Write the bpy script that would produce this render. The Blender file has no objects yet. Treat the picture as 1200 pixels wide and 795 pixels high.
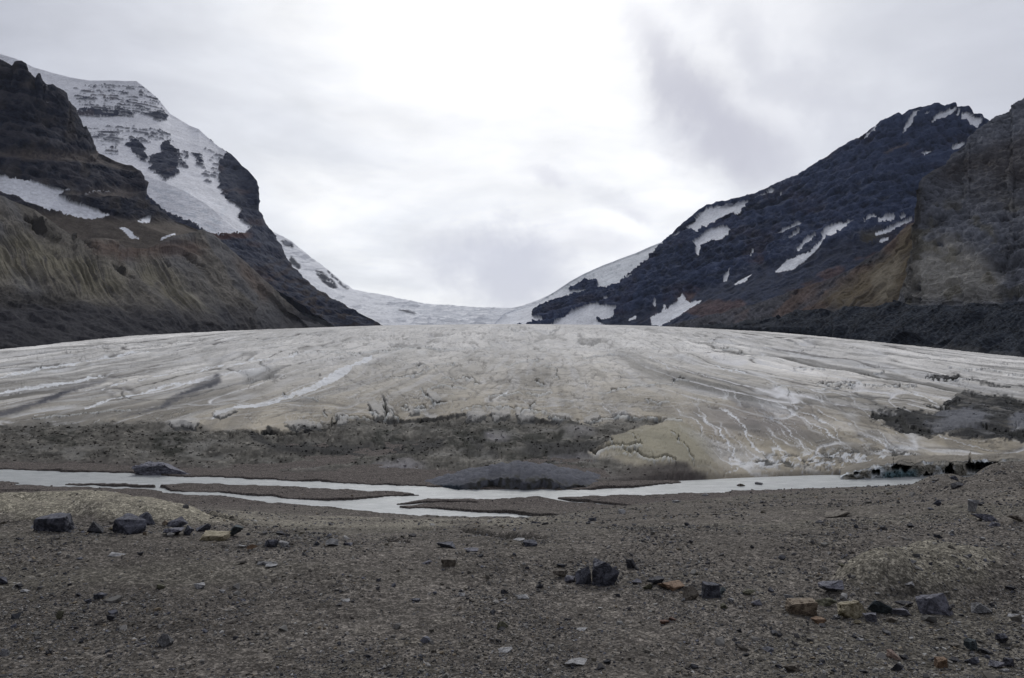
import bpy, bmesh, math, time
import numpy as np
T0 = time.time()
HAZE = 1.6e-5
F, CX, CY, CAMZ = 900.0, 600.0, 397.5, 12.0      # focal length and centre in photo pixels; the river lies at world z = 0
f32 = np.float32
SC = bpy.context.scene
COL = SC.collection

# ------------------------------------------------------------------ noise
def _h(ix, iy, iz, s):
    h = (ix.astype(np.uint32) * np.uint32(374761393) + iy.astype(np.uint32) * np.uint32(668265263)
         + iz.astype(np.uint32) * np.uint32(2147483647 - 1274126177) + np.uint32((s * 974711 + 12345) & 0xffffffff))
    h ^= h >> np.uint32(13); h *= np.uint32(1274126177); h ^= h >> np.uint32(16)
    h *= np.uint32(2246822519); h ^= h >> np.uint32(13)
    return (h & np.uint32(0xffffff)).astype(f32) * f32(2 / 16777215.0) - f32(1)
def vn2(x, y, s=0):
    x = np.asarray(x, np.float64); y = np.asarray(y, np.float64)
    xf, yf = np.floor(x), np.floor(y); fx = (x - xf).astype(f32); fy = (y - yf).astype(f32)
    ix, iy = xf.astype(np.int64), yf.astype(np.int64); o = np.zeros_like(ix) + s
    fx = fx * fx * fx * (fx * (fx * 6 - 15) + 10); fy = fy * fy * fy * (fy * (fy * 6 - 15) + 10)
    a, b, c, d = _h(ix, iy, o, s), _h(ix + 1, iy, o, s), _h(ix, iy + 1, o, s), _h(ix + 1, iy + 1, o, s)
    return (a + (b - a) * fx) * (1 - fy) + (c + (d - c) * fx) * fy
def vn3(x, y, z, s=0):
    x, y, z = [np.asarray(v, np.float64) for v in (x, y, z)]
    xf, yf, zf = np.floor(x), np.floor(y), np.floor(z)
    fx, fy, fz = [(p - q).astype(f32) for p, q in ((x, xf), (y, yf), (z, zf))]
    ix, iy, iz = [q.astype(np.int64) for q in (xf, yf, zf)]
    fx, fy, fz = [q * q * (3 - 2 * q) for q in (fx, fy, fz)]
    r = 0
    for k in (0, 1):
        a, b, c, d = [_h(ix + i, iy + j, iz + k, s) for j in (0, 1) for i in (0, 1)]
        v = (a + (b - a) * fx) * (1 - fy) + (c + (d - c) * fx) * fy
        r = r + v * (fz if k else 1 - fz)
    return r
def fbm2(x, y, o=4, s=0, g=.5, ridged=False):
    r = 0; a = 1.0; t = 0
    for i in range(o):
        n = vn2(x * 2 ** i + 17.3 * i, y * 2 ** i - 9.1 * i, s + i)
        r = r + a * ((1 - 2 * np.abs(n)) if ridged else n); t += a; a *= g
    return r / t
def fbm3(x, y, z, o=4, s=0, g=.5, ridged=False):
    r = 0; a = 1.0; t = 0
    for i in range(o):
        n = vn3(x * 2 ** i + 17.3 * i, y * 2 ** i - 9.1 * i, z * 2 ** i + 3.7 * i, s + i)
        r = r + a * ((1 - 2 * np.abs(n)) if ridged else n); t += a; a *= g
    return r / t
def ss(a, b, x):
    t = np.clip((x - a) / (b - a), 0, 1); return t * t * (3 - 2 * t)
def mix(a, b, t): return a + (b - a) * t
def cmix(c, col, t):
    """blend an (n,3) colour array towards a colour by t"""
    col = np.asarray(col, f32); t = np.clip(t, 0, 1)[..., None]
    return c * (1 - t) + col * t

# ------------------------------------------------------------------ plan masks (outlines of snow fields, channels, debris)
MX0, MY0, MS = -320, 0, 2
MW, MH = 1840 * MS, 900 * MS
class Mask:
    def __init__(self): self.a = np.zeros((MH, MW), f32)
    def poly(self, pts, v=1.0):
        p = np.array(pts, float); p[:, 0] = (p[:, 0] - MX0) * MS; p[:, 1] = (p[:, 1] - MY0) * MS
        x0, y0 = np.floor(p.min(0)).astype(int); x1, y1 = np.ceil(p.max(0)).astype(int) + 1
        x0, y0 = max(x0, 0), max(y0, 0); x1, y1 = min(x1, MW), min(y1, MH)
        Y, X = np.mgrid[y0:y1, x0:x1]; ins = np.zeros(X.shape, bool); n = len(p)
        for i in range(n):
            (ax, ay), (bx, by) = p[i], p[(i + 1) % n]
            if ay == by: continue
            c = ((ay > Y) != (by > Y)) & (X < (bx - ax) * (Y - ay) / (by - ay) + ax); ins ^= c
        self.a[y0:y1, x0:x1][ins] = v
        return self
    def line(self, pts, w, v=1.0, soft=1.0, taper=False):
        w = np.broadcast_to(np.asarray(w, float), (len(pts),)).copy()
        if taper: w[0] *= .3; w[-1] *= .2
        for i in range(len(pts) - 1):
            a = (np.array(pts[i], float) - (MX0, MY0)) * MS; b = (np.array(pts[i + 1], float) - (MX0, MY0)) * MS
            wm = max(w[i], w[i + 1]) * MS + 4
            x0, y0 = np.floor(np.minimum(a, b) - wm).astype(int); x1, y1 = np.ceil(np.maximum(a, b) + wm).astype(int)
            x0, y0 = max(x0, 0), max(y0, 0); x1, y1 = min(x1, MW), min(y1, MH)
            if x1 <= x0 or y1 <= y0: continue
            Y, X = np.mgrid[y0:y1, x0:x1]; d = b - a; L = (d ** 2).sum() + 1e-9
            t = np.clip(((X - a[0]) * d[0] + (Y - a[1]) * d[1]) / L, 0, 1)
            ds = np.hypot(X - a[0] - t * d[0], Y - a[1] - t * d[1]); ww = mix(w[i], w[i + 1], t) * MS / 2
            m = np.clip((ww - ds) / (soft * MS) + .5, 0, 1) * v
            R = self.a[y0:y1, x0:x1]; np.maximum(R, m, out=R) if v > 0 else np.minimum(R, 1 + m, out=R)
        return self
    def blur(self, r):
        k = max(1, int(r * MS))
        for ax in (0, 1):
            for _ in range(2):
                p = np.concatenate([np.repeat(np.take(self.a, [0], ax), k + 1, ax), self.a, np.repeat(np.take(self.a, [-1], ax), k, ax)], ax)
                c = np.cumsum(p, ax, dtype=np.float64); n = self.a.shape[ax]
                self.a = ((np.take(c, range(2 * k + 1, 2 * k + 1 + n), ax) - np.take(c, range(n), ax)) / (2 * k + 1)).astype(f32)
        return self
    def __call__(self, px, py):
        x = np.clip((px - MX0) * MS, 0, MW - 1.01); y = np.clip((py - MY0) * MS, 0, MH - 1.01)
        i, j = x.astype(int), y.astype(int); fx, fy = (x - i).astype(f32), (y - j).astype(f32); a = self.a
        return (a[j, i] * (1 - fx) + a[j, i + 1] * fx) * (1 - fy) + (a[j + 1, i] * (1 - fx) + a[j + 1, i + 1] * fx) * fy

# ------------------------------------------------------------------ mesh helpers
def grid_mesh(name, P, col, mat, smooth=True, extra=None):
    """P (rows, cols, 3) -> one mesh with a colour attribute 'tint'"""
    R, C = P.shape[:2]; me = bpy.data.meshes.new(name); n = R * C
    me.vertices.add(n); me.vertices.foreach_set('co', P.reshape(-1).astype(f32))
    i = (np.arange(R - 1)[:, None] * C + np.arange(C - 1)[None, :]).reshape(-1)
    q = np.stack([i, i + 1, i + C + 1, i + C], 1).astype(np.int32)
    a, b = P[1, 0] - P[0, 0], P[0, 1] - P[0, 0]
    me.loops.add(q.size); me.loops.foreach_set('vertex_index', q.reshape(-1))
    me.polygons.add(len(q)); me.polygons.foreach_set('loop_start', np.arange(len(q), dtype=np.int32) * 4)
    me.polygons.foreach_set('loop_total', np.full(len(q), 4, np.int32)) if False else None
    me.polygons.foreach_set('use_smooth', np.full(len(q), smooth))
    me.update(calc_edges=True)
    set_tint(me, col)
    me.materials.append(mat); o = bpy.data.objects.new(name, me); COL.objects.link(o)
    return o
def set_tint(me, col):
    at = me.color_attributes.new('tint', 'FLOAT_COLOR', 'POINT')
    c = np.ones((len(me.vertices), 4), f32); c[:, :3] = np.clip(col.reshape(-1, 3), 0, 1); at.data.foreach_set('color', c.reshape(-1))
def normals(P):
    a = np.gradient(P, axis=1); b = np.gradient(P, axis=0); n = np.cross(a, b)
    n /= np.linalg.norm(n, axis=2, keepdims=True) + 1e-9
    return n
def structure(o): o['kind'] = 'structure'; return o
def to_world(px, py, d): return np.stack([(px - CX) / F * d, d + 0 * px, CAMZ - (py - CY) / F * d], -1)

# ------------------------------------------------------------------ materials
def nmat(name):
    m = bpy.data.materials.new(name); m.use_nodes = True; nt = m.node_tree; nt.nodes.clear()
    out = nt.nodes.new('ShaderNodeOutputMaterial'); b = nt.nodes.new('ShaderNodeBsdfPrincipled')
    nt.links.new(b.outputs[0], out.inputs[0]); return m, nt, b
def node(nt, t, **k):
    n = nt.nodes.new(t)
    for a, v in k.items(): setattr(n, a, v)
    return n
def val(nt, op, a, b=None, c=None):
    n = nt.nodes.new('ShaderNodeMath'); n.operation = op
    for i, v in enumerate((a, b, c)):
        if v is None: continue
        if isinstance(v, (int, float)): n.inputs[i].default_value = v
        else: nt.links.new(v, n.inputs[i])
    return n.outputs[0]
def noise(nt, vec, scale, detail=4, rough=.6, dist=0):
    n = node(nt, 'ShaderNodeTexNoise'); n.inputs['Scale'].default_value = scale; n.inputs['Detail'].default_value = detail
    n.inputs['Roughness'].default_value = rough; n.inputs['Distortion'].default_value = dist; nt.links.new(vec, n.inputs['Vector']); return n.outputs[0]
def rng(nt, v, a, b, c, d):
    n = node(nt, 'ShaderNodeMapRange'); nt.links.new(v, n.inputs[0])
    for i, x in enumerate((a, b, c, d)): n.inputs[i + 1].default_value = x
    return n.outputs[0]
def scaled(nt, vec, s):
    n = node(nt, 'ShaderNodeVectorMath', operation='MULTIPLY'); nt.links.new(vec, n.inputs[0]); n.inputs[1].default_value = s; return n.outputs[0]
def tint_mul(nt, colsock, fac):
    n = node(nt, 'ShaderNodeVectorMath', operation='SCALE'); nt.links.new(colsock, n.inputs[0]); nt.links.new(fac, n.inputs['Scale']); return n.outputs[0]
def terrain_mat(name, scales, bumps, rough=.9, aniso=(1, 1, 1), spec=.3, vor=None):
    """vertex tint (what the ground is made of) x fine procedural mottling, plus bump"""
    m, nt, b = nmat(name)
    at = node(nt, 'ShaderNodeAttribute', attribute_name='tint'); tc = node(nt, 'ShaderNodeTexCoord')
    v = scaled(nt, tc.outputs['Object'], aniso); c = at.outputs['Color']
    for i, (s, amt) in enumerate(scales):
        c = tint_mul(nt, c, rng(nt, noise(nt, v, s, 5, .65), .25, .75, 1 - amt, 1 + amt))
    bump_in = None
    if vor:
        for s, amt in vor:
            n = node(nt, 'ShaderNodeTexVoronoi'); n.inputs['Scale'].default_value = s; nt.links.new(v, n.inputs['Vector'])
            sep = node(nt, 'ShaderNodeSeparateColor'); nt.links.new(n.outputs['Color'], sep.inputs[0])
            pw = val(nt, 'POWER', sep.outputs[0], 2.2)
            c = tint_mul(nt, c, rng(nt, pw, 0, 1, 1 - amt * .6, 1 + amt))
    h = None
    for s, dist in bumps:
        t = val(nt, 'MULTIPLY', noise(nt, v, s, 6, .7), dist); h = t if h is None else val(nt, 'ADD', h, t)
    bp = node(nt, 'ShaderNodeBump'); bp.inputs['Strength'].default_value = 1; bp.inputs['Distance'].default_value = 1
    nt.links.new(h, bp.inputs['Height']); nt.links.new(bp.outputs[0], b.inputs['Normal'])
    nt.links.new(c, b.inputs['Base Color']); b.inputs['Roughness'].default_value = rough; b.inputs['Specular IOR Level'].default_value = spec
    return m

# ================================================================== GROUND (foreground gravel and river bed)
DN = [2, 5, 8, 11.3, 15, 20, 26, 35, 45, 51, 55, 63, 72, 95]
near = [-1.85, -3.0, -4.1, -4.9, -5.15, -5.3]
GT = {  # photo column: heights below the eye at the distances above
    -330: near + [-5.8, -7.7, -10.3, -11.3, -11.75, -11.88, -11.88, -11.9],
    0:    near + [-5.8, -7.4, -10.0, -11.3, -11.75, -11.88, -11.88, -11.9],
    130:  near + [-5.8, -7.2, -9.8, -11.2, -11.7, -11.88, -11.88, -11.9],
    240:  near + [-6.1, -7.8, -10.1, -11.3, -11.8, -11.88, -11.88, -11.9],
    320:  near + [-6.4, -8.1, -10.3, -11.6, -11.88, -11.88, -11.88, -11.9],
    450:  near + [-6.5, -8.4, -10.65, -11.88, -11.9, -11.88, -11.88, -11.9],
    620:  near + [-6.4, -8.3, -10.6, -11.88, -11.9, -11.88, -11.88, -11.9],
    750:  near + [-6.1, -7.8, -9.7, -11.2, -11.85, -11.88, -11.88, -11.9],
    900:  near + [-6.0, -7.4, -9.1, -10.3, -10.9, -12.3, -12.6, -12.9],
    1050: near + [-5.8, -7.1, -8.7, -9.8, -10.5, -12.3, -12.6, -12.9],
    1200: near[:5] + [-4.9, -5.25, -6.15, -7.6, -8.9, -9.8, -12.3, -12.8, -12.9],
    1500: near[:5] + [-4.6, -4.7, -5.3, -6.8, -8.3, -9.3, -12.3, -12.8, -12.9]}
NC, NR = 2100, 1000
gpx = np.linspace(-300, 1500, NC); gq = np.concatenate([np.linspace(1 / 6.0, 1 / 40.0, 480, endpoint=False), np.linspace(1 / 40.0, 1 / 92.0, 520)]); gd = 1 / gq
def table(T, xs, ax, ay, sx, sy):
    ks = sorted(T); A = np.array([np.interp(ay, xs, T[k]) for k in ks]).T      # (len(ay), keys)
    B = np.array([np.interp(ax, ks, r) for r in A])
    def sm(M, k):
        if k < 2: return M
        w = np.hanning(2 * k + 1); w /= w.sum(); P = np.pad(M, ((k, k), (0, 0)), mode='edge')
        return np.apply_along_axis(lambda c: np.convolve(c, w, 'valid'), 0, P)
    return sm(sm(B, sy).T, sx).T
gz = table(GT, DN, gpx, gd, 90, 12)
PX, D = np.meshgrid(gpx, gd); X = (PX - CX) / F * D; Y = D
PY = CY - F * gz / D
chan = Mask().poly([(-320, 548), (0, 549), (60, 551), (150, 553), (230, 558), (300, 560), (400, 564), (490, 569), (560, 572), (640, 573), (720, 571), (780, 567), (850, 563), (1000, 558), (1060, 556), (1130, 552), (1520, 545),
                    (1520, 575), (1200, 570), (1100, 566), (1000, 569), (900, 572), (800, 577), (740, 581), (640, 582), (560, 579), (500, 579), (400, 572), (300, 568), (220, 567), (190, 569), (85, 565), (60, 568), (0, 563), (-320, 560)])
chan.poly([(180, 568), (200, 574), (260, 576), (330, 582), (380, 586), (430, 583), (480, 579.5), (530, 579), (580, 580), (640, 582), (560, 584), (500, 585), (450, 590), (480, 594), (560, 599), (668, 603.5), (650, 606), (560, 606.5), (480, 603), (400, 597), (330, 590), (260, 581), (190, 577)])
chan.line([(630, 580), (670, 587), (700, 590), (738, 592)], [3, 3, 2.4, 1.2]).line([(20, 567), (100, 569), (190, 573)], [2, 3, 5])
chan.line([(560, 588), (500, 589.5), (450, 591)], [1, 2, 2])
chan.blur(.6)
nw1 = fbm2(X * .5, Y * .2, 3, 5); nw2 = fbm2(X * .5, Y * .2, 3, 9)
ch = chan(PX + nw1 * 5, PY + nw2 * 1.6); ch[D < 44] = 0
z = gz.copy()
# sand heaps behind the left boulders, gravel heap on the right, small erosion ledges
def bump(px0, d0, rx, rd, h, p=1.0):
    r = np.sqrt(((PX - px0) / F * D / rx) ** 2 + ((D - d0) / rd) ** 2) + .2 * fbm2(X * .8, Y * .8, 2, 31)
    return h * np.clip(1 - r * r, 0, 1) ** p
mound = bump(135, 27.5, 5.2, 4.2, .34, 1.2) + bump(5, 26, 4.0, 3.0, .3, 1.3) + bump(195, 25.4, 3.0, 2.0, .3, 1.4) + bump(60, 31, 5.5, 4, .4, 1.4) + bump(-120, 28, 5, 4, .5, 1.5)
heap = bump(1085, 16.9, 2.1, 2.1, .62, 1.3) + bump(1020, 16.2, 1.0, 1.2, .25) + bump(1098, 38, 1.6, 3, .5) + bump(1160, 33, 2.2, 2.4, .45) + bump(1185, 45, 2.6, 3, .6)
z += mound + heap
n1 = fbm2(X * .25, Y * .25, 4, 40); n2 = fbm2(X * 1.6, Y * 1.6, 4, 50); n3 = fbm2(X * 9, Y * 9, 3, 60)
z += n1 * .16 + n2 * .045 + n3 * .013 * ss(45, 15, D)
led = Mask().line([(300, 619), (350, 623), (360, 622), (395, 623)], [3, 4, 3, 4], taper=True).line([(452, 619), (490, 620), (530, 621)], [4, 6, 4], taper=True).line([(530, 621), (560, 626), (600, 629), (640, 632)], [3, 6, 5, 3], taper=True).line([(190, 597), (240, 606), (290, 616)], [2, 4, 2]).line([(-100, 580), (0, 578), (60, 577)], [4, 5, 2]).line([(455, 633), (480, 634)], 2)
lm = led(PX + nw1 * 6, PY + nw2 * 2.5); z -= lm * .42
bank = ss(50, 56, D)
z = np.where(D > 44, mix(z, np.minimum(z, -12.22 - .05 * n2), ss(.35, .65, ch)), z)
z = np.maximum(z, np.where(((PX < 715) | (D < 60.5)), mix(-12.2, -11.93 + .06 * (n1 + n2), ss(.85, .1, ch)), -13))
# albedo
c = np.zeros(PX.shape + (3,), f32) + np.array((.15, .136, .12), f32)
sp = fbm2(X * 22, Y * 22, 2, 70); lg = fbm2(X * .35, Y * .7, 4, 75)
c *= (1 + .30 * lg + .3 * sp)[..., None]
sandy = np.clip(ss(.0, .22, mound + n2 * .1 + nw1 * .05) * .9, 0, 1) * ss(34, 29, D)
c = cmix(c, (.33, .305, .24), sandy * (1 - .35 * ss(0, .5, n2)))
c = cmix(c, (.27, .25, .2), ss(.03, .35, heap * (D < 24) + .06 * n2) * .8)
c = cmix(c, (.27, .25, .205), ss(25, 28, D) * ss(49, 44, D) * ss(230, 300, PX) * ss(740, 560, PX) * .85 * ss(-.5, .2, nw1))
flat_pale = ss(.1, .5, fbm2(X * .16 + 4, Y * .3, 3, 81)); c = cmix(c, (.17, .16, .132), flat_pale * .45)
c = cmix(c, (.05, .05, .048), lm * .5)
c = cmix(c, (.125, .108, .1), ss(50, 56, D) * .8)
c = cmix(c, (.065, .058, .053), ss(.0, .3, ch) * ss(.9, .5, ch) * .55 * (D > 44))
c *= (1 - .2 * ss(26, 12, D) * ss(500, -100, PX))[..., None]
GM = terrain_mat('gravel_ground', [(1.3, .14), (7, .16), (30, .2)], [(3, .05), (14, .03), (55, .012)], .95, spec=.06, vor=[(9, .45), (26, .75)])
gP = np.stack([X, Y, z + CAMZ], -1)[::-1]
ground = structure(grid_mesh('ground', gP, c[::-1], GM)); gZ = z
print('ground', round(time.time() - T0, 1))
def ground_z(px, d):
    x = np.clip((np.asarray(px, float) + 300) / 1800 * (NC - 1), 0, NC - 1.001); y = np.clip(np.interp(-1 / np.asarray(d, float), -gq, np.arange(NR)), 0, NR - 1.001)
    i, j = x.astype(int), y.astype(int); fx, fy = x - i, y - j
    return (gZ[j, i] * (1 - fx) + gZ[j, i + 1] * fx) * (1 - fy) + (gZ[j + 1, i] * (1 - fx) + gZ[j + 1, i + 1] * fx) * fy
def hit(px, py):
    d = np.concatenate([np.arange(6.2, 90, .02)]); yy = CY - F * ground_z(np.full(d.shape, px), d) / d
    k = np.nonzero(yy <= py)[0]; return float(d[k[0]]) if len(k) else 89.0

# coarse sheet that carries the land on to the horizon and behind the camera
rr = np.concatenate([np.linspace(0, 60, 90), np.geomspace(63, 7200, 50)]); th = np.linspace(0, 2 * np.pi, 361)
R_, T_ = np.meshgrid(rr, th, indexing='ij'); xx = R_ * np.sin(T_); yy = R_ * np.cos(T_)
side = (np.abs(xx) > .86 * yy) | (yy < 6.9)
prof = np.where(xx < 0, np.interp(yy, DN, GT[-330]), np.interp(yy, DN, GT[1500])) + .01 - .012 * np.clip(-yy, 0, 60)
prof = prof + fbm2(xx * .3, yy * .3, 3, 3) * .05 - .12 * ss(1.0, .95, np.abs(xx) / np.maximum(yy, .01)) * (yy > 5); prof = np.where((yy > 45) & side, -11.5 - .02 * R_ * 0, prof)
zz = np.where(side & (R_ < 130), prof, np.where(yy < 0, prof - .02 * (R_ - 130).clip(0, 800), -34))
cc = np.zeros(R_.shape + (3,), f32) + np.array((.12, .11, .095), f32)
structure(grid_mesh('terrain', np.stack([xx, yy, zz + CAMZ], -1), cc, GM))

# ================================================================== RIVER
wx = np.linspace(-90, 90, 40); wy = np.linspace(46, 84, 20); WX, WY = np.meshgrid(wx, wy)
m, nt, b = nmat('glacial_meltwater'); tc = node(nt, 'ShaderNodeTexCoord')
v = scaled(nt, tc.outputs['Object'], (.5, 1.4, 1)); n = noise(nt, v, 1.2, 4, .6)
cr = node(nt, 'ShaderNodeValToRGB'); nt.links.new(n, cr.inputs[0]); cr.color_ramp.elements[0].position = .35; cr.color_ramp.elements[0].color = (.38, .40, .395, 1); cr.color_ramp.elements[1].position = .7; cr.color_ramp.elements[1].color = (.53, .55, .54, 1)
nt.links.new(cr.outputs[0], b.inputs['Base Color']); b.inputs['Roughness'].default_value = .32; b.inputs['IOR'].default_value = 1.33; b.inputs['Specular IOR Level'].default_value = .5
bp = node(nt, 'ShaderNodeBump'); bp.inputs['Strength'].default_value = .8; bp.inputs['Distance'].default_value = .12; nt.links.new(noise(nt, v, 3.5, 5, .7), bp.inputs['Height']); nt.links.new(bp.outputs[0], b.inputs['Normal'])
structure(grid_mesh('river', np.stack([WX, WY, 0 * WX], -1), np.ones(WX.shape + (3,), f32), m))

# ================================================================== GLACIER
gk = [-320, 0, 150, 300, 450, 600, 750, 900, 1050, 1200, 1520]
DE = np.array([400, 600, 800, 1200, 2400, 2800, 2400, 1250, 850, 600, 400.])
PT = np.array([546, 547, 552, 559, 567, 573, 568, 561, 556, 551, 545.])
sn = [0, .1, .2, .35, .5, .65, .8, 1]
PYT = {-320: [546, 514, 496, 476, 460, 450, 442, 436], 0: [547, 512, 491, 467, 447, 433, 422, 410], 150: [552, 511, 486, 459, 440, 425, 412, 393],
       300: [559, 511, 479, 449, 429, 413, 402, 386], 450: [567, 503, 465, 434, 412, 399, 390, 381], 600: [573, 502, 462, 430, 409, 396, 388, 379.5],
       750: [568, 504, 465, 433, 411, 398, 389, 381], 900: [561, 508, 474, 445, 426, 411, 401, 388], 1050: [556, 511, 484, 456, 437, 422, 412, 403],
       1200: [551, 514, 494, 470, 452, 439, 430, 419], 1520: [545, 514, 498, 480, 466, 456, 450, 445]}
NC2, NR2 = 2100, 620
apx = np.linspace(-300, 1500, NC2); s_ = np.linspace(0, 1, NR2)
def smooth1(v, k): w = np.hanning(2 * k + 1); w /= w.sum(); return np.convolve(np.pad(v, k, mode='edge'), w, 'valid')
de = smooth1(np.exp(np.interp(apx, gk, np.log(DE))), 90); pt = smooth1(np.interp(apx, gk, PT), 60); dt = 12.0 * F / (pt - CY)
py0 = table(PYT, sn, apx, s_, 90, 30)
edge_py = lambda x: np.interp(x, apx, py0[-1]); edge_d = lambda x: np.interp(x, apx, de)
PX2 = np.broadcast_to(apx, (NR2, NC2)).copy(); D2 = dt[None] * (de / dt)[None] ** s_[:, None]
X2 = (PX2 - CX) / F * D2; Z2 = -(py0 - CY) / F * D2
# snout: start under the water and climb
zt = -12.45; k = np.where(PX2 > 690, ss(.0, .008, s_)[:, None], ss(.0, .02, s_)[:, None]); Z2 = mix(np.full_like(Z2, zt), Z2, np.where(PX2 > 1000, ss(.004, .02, s_)[:, None], k))
Z2 = Z2 + .55 * ss(0, .02, s_)[:, None] * ss(.3, .1, s_)[:, None] * ss(690, 760, PX2)
PY2 = CY - F * Z2 / D2
pyn = PY2
W1 = fbm2(X2 * .08, D2 * .05, 4, 11); W2 = fbm2(X2 * .08, D2 * .05, 4, 15)
w1 = fbm2(PX2 * .06, pyn * .12, 3, 17) ; w2 = fbm2(PX2 * .06, pyn * .12, 3, 19)
w3 = fbm2(PX2 * .3, pyn * .6, 2, 21); w4 = fbm2(PX2 * .3, pyn * .6, 2, 22)
def S(mk, a=2.5, b_=1.2, c_=.8): return mk(PX2 + w1 * a + w3 * c_ * 1.6, PY2 + w2 * b_ + w4 * c_)
debris = Mask().poly([(-320, 620), (-320, 500), (0, 501), (100, 498), (180, 497), (300, 508), (390, 496), (430, 490), (480, 489), (540, 485), (620, 487), (650, 491), (700, 497), (750, 490), (796, 493), (740, 505), (715, 514), (720, 522), (690, 531), (745, 548), (790, 549), (822, 556), (828, 566), (700, 600), (400, 620)]).blur(1.5)
patch = Mask().poly([(1015, 480), (1060, 478), (1095, 485), (1106, 472), (1130, 458), (1170, 463), (1240, 471), (1520, 480), (1520, 535), (1240, 520), (1200, 517), (1160, 516), (1110, 507), (1060, 505), (1030, 493)]).poly([(1088, 441), (1116, 440), (1140, 444), (1118, 448), (1098, 446)])
patch.line([(1134, 461), (1164, 465), (1200, 473), (1280, 490)], [3, 5, 8, 8]).line([(1140, 444), (1170, 449), (1205, 458)], [2, 3, 2]).line([(1142, 514), (1160, 519), (1178, 525)], 1.5).blur(1)
pgrey = Mask().poly([(1080, 492), (1110, 480), (1150, 474), (1230, 490), (1230, 500), (1180, 502), (1130, 498), (1095, 502)]).poly([(1092, 449), (1130, 449), (1200, 462), (1150, 460), (1110, 455)]).blur(3)
veins = Mask()
for L, w in [([(796, 483), (811, 489), (821, 501), (820, 516), (824, 522)], 1.7), ([(814, 481), (834, 493), (849, 508), (859, 523), (857, 536), (859, 546)], 2.3), ([(859, 526), (872, 541), (864, 547), (853, 555)], 1.6),
             ([(844, 477), (852, 481), (867, 491), (877, 513), (889, 526), (899, 531)], 2.2), ([(806, 516), (811, 528)], 1.2), ([(834, 506), (840, 520), (847, 531)], 1.2), ([(874, 518), (875, 534)], 1), ([(830, 533), (826, 547)], 1.2),
             ([(867, 501), (884, 511), (899, 516)], 1.5), ([(761, 418), (776, 428), (794, 437)], 1.5), ([(837, 428), (858, 433), (879, 439)], 2.5), ([(900, 506), (913, 523), (923, 537)], 1.6), ([(910, 488), (928, 506), (945, 523), (950, 529)], 1.6),
             ([(902, 466), (930, 481), (953, 493), (980, 511), (1006, 527)], 1.6), ([(933, 479), (955, 486), (975, 498), (991, 523)], 1.3), ([(1026, 498), (1043, 516), (1056, 528)], 2), ([(1056, 454), (1076, 463), (1106, 476)], 2.6),
             ([(900, 531), (906, 537), (915, 547)], 2.2), ([(985, 520), (996, 540), (1000, 551)], 1.5), ([(1010, 535), (1016, 549)], 2), ([(960, 533), (975, 549)], 2), ([(925, 537), (940, 546)], 3), ([(968, 520), (1000, 531), (1012, 548)], 1.2),
             ([(885, 478), (905, 488), (925, 502), (940, 520)], 1.1), ([(940, 470), (975, 487), (1000, 497)], 1.2), ([(1075, 495), (1100, 508), (1140, 520), (1180, 530)], 1), ([(880, 540), (890, 549)], 1.2), ([(790, 478), (806, 484)], 1.6),
             ([(704, 472), (712, 480), (722, 487)], 1.8), ([(724, 474), (736, 480)], 1.4), ([(690, 452), (680, 440)], 1.3), ([(574, 470), (590, 458), (600, 450)], 2), ([(1155, 440), (1175, 446)], 2),
             ([(300, 476), (315, 471), (338, 463), (363, 453), (393, 440), (413, 430), (436, 418)], [6, 7, 6, 7, 7, 6, 5]), ([(247, 494), (262, 485), (277, 478), (297, 475)], [2, 5, 6, 6]),
             ([(0, 442), (38, 435), (93, 428), (126, 421), (176, 414)], [2, 2.6, 2, 2.6, 1.3]), ([(-60, 470), (0, 459), (38, 453), (83, 447), (121, 440)], [2, 2.5, 3.5, 2.6, 1.3]), ([(98, 477), (131, 467), (176, 455), (226, 448), (300, 434)], [3, 2.4, 2.4, 2, 1]),
             ([(53, 498), (83, 492)], 1.2), ([(108, 498), (128, 492)], 2), ([(40, 487), (52, 486)], 2.6), ([(200, 441), (290, 425), (360, 414)], [1, 1.6, 1]), ([(120, 455), (210, 436), (300, 420)], [1, 1.6, 1])]:
    veins.line(L, w if isinstance(w, list) else w * .9, taper=not isinstance(w, list))
dark = Mask()
for L, w in [([(-80, 500), (0, 484), (38, 473), (83, 456), (125, 444)], [6, 6, 6, 5, 2]), ([(136, 493), (176, 481), (214, 461), (256, 443)], [1, 3, 7, 8])]: dark.line(L, w, soft=3)
dark.line([(860, 470), (890, 478), (910, 492)], [4, 10, 6], .5, soft=6).blur(1)
cre = Mask()
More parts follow.
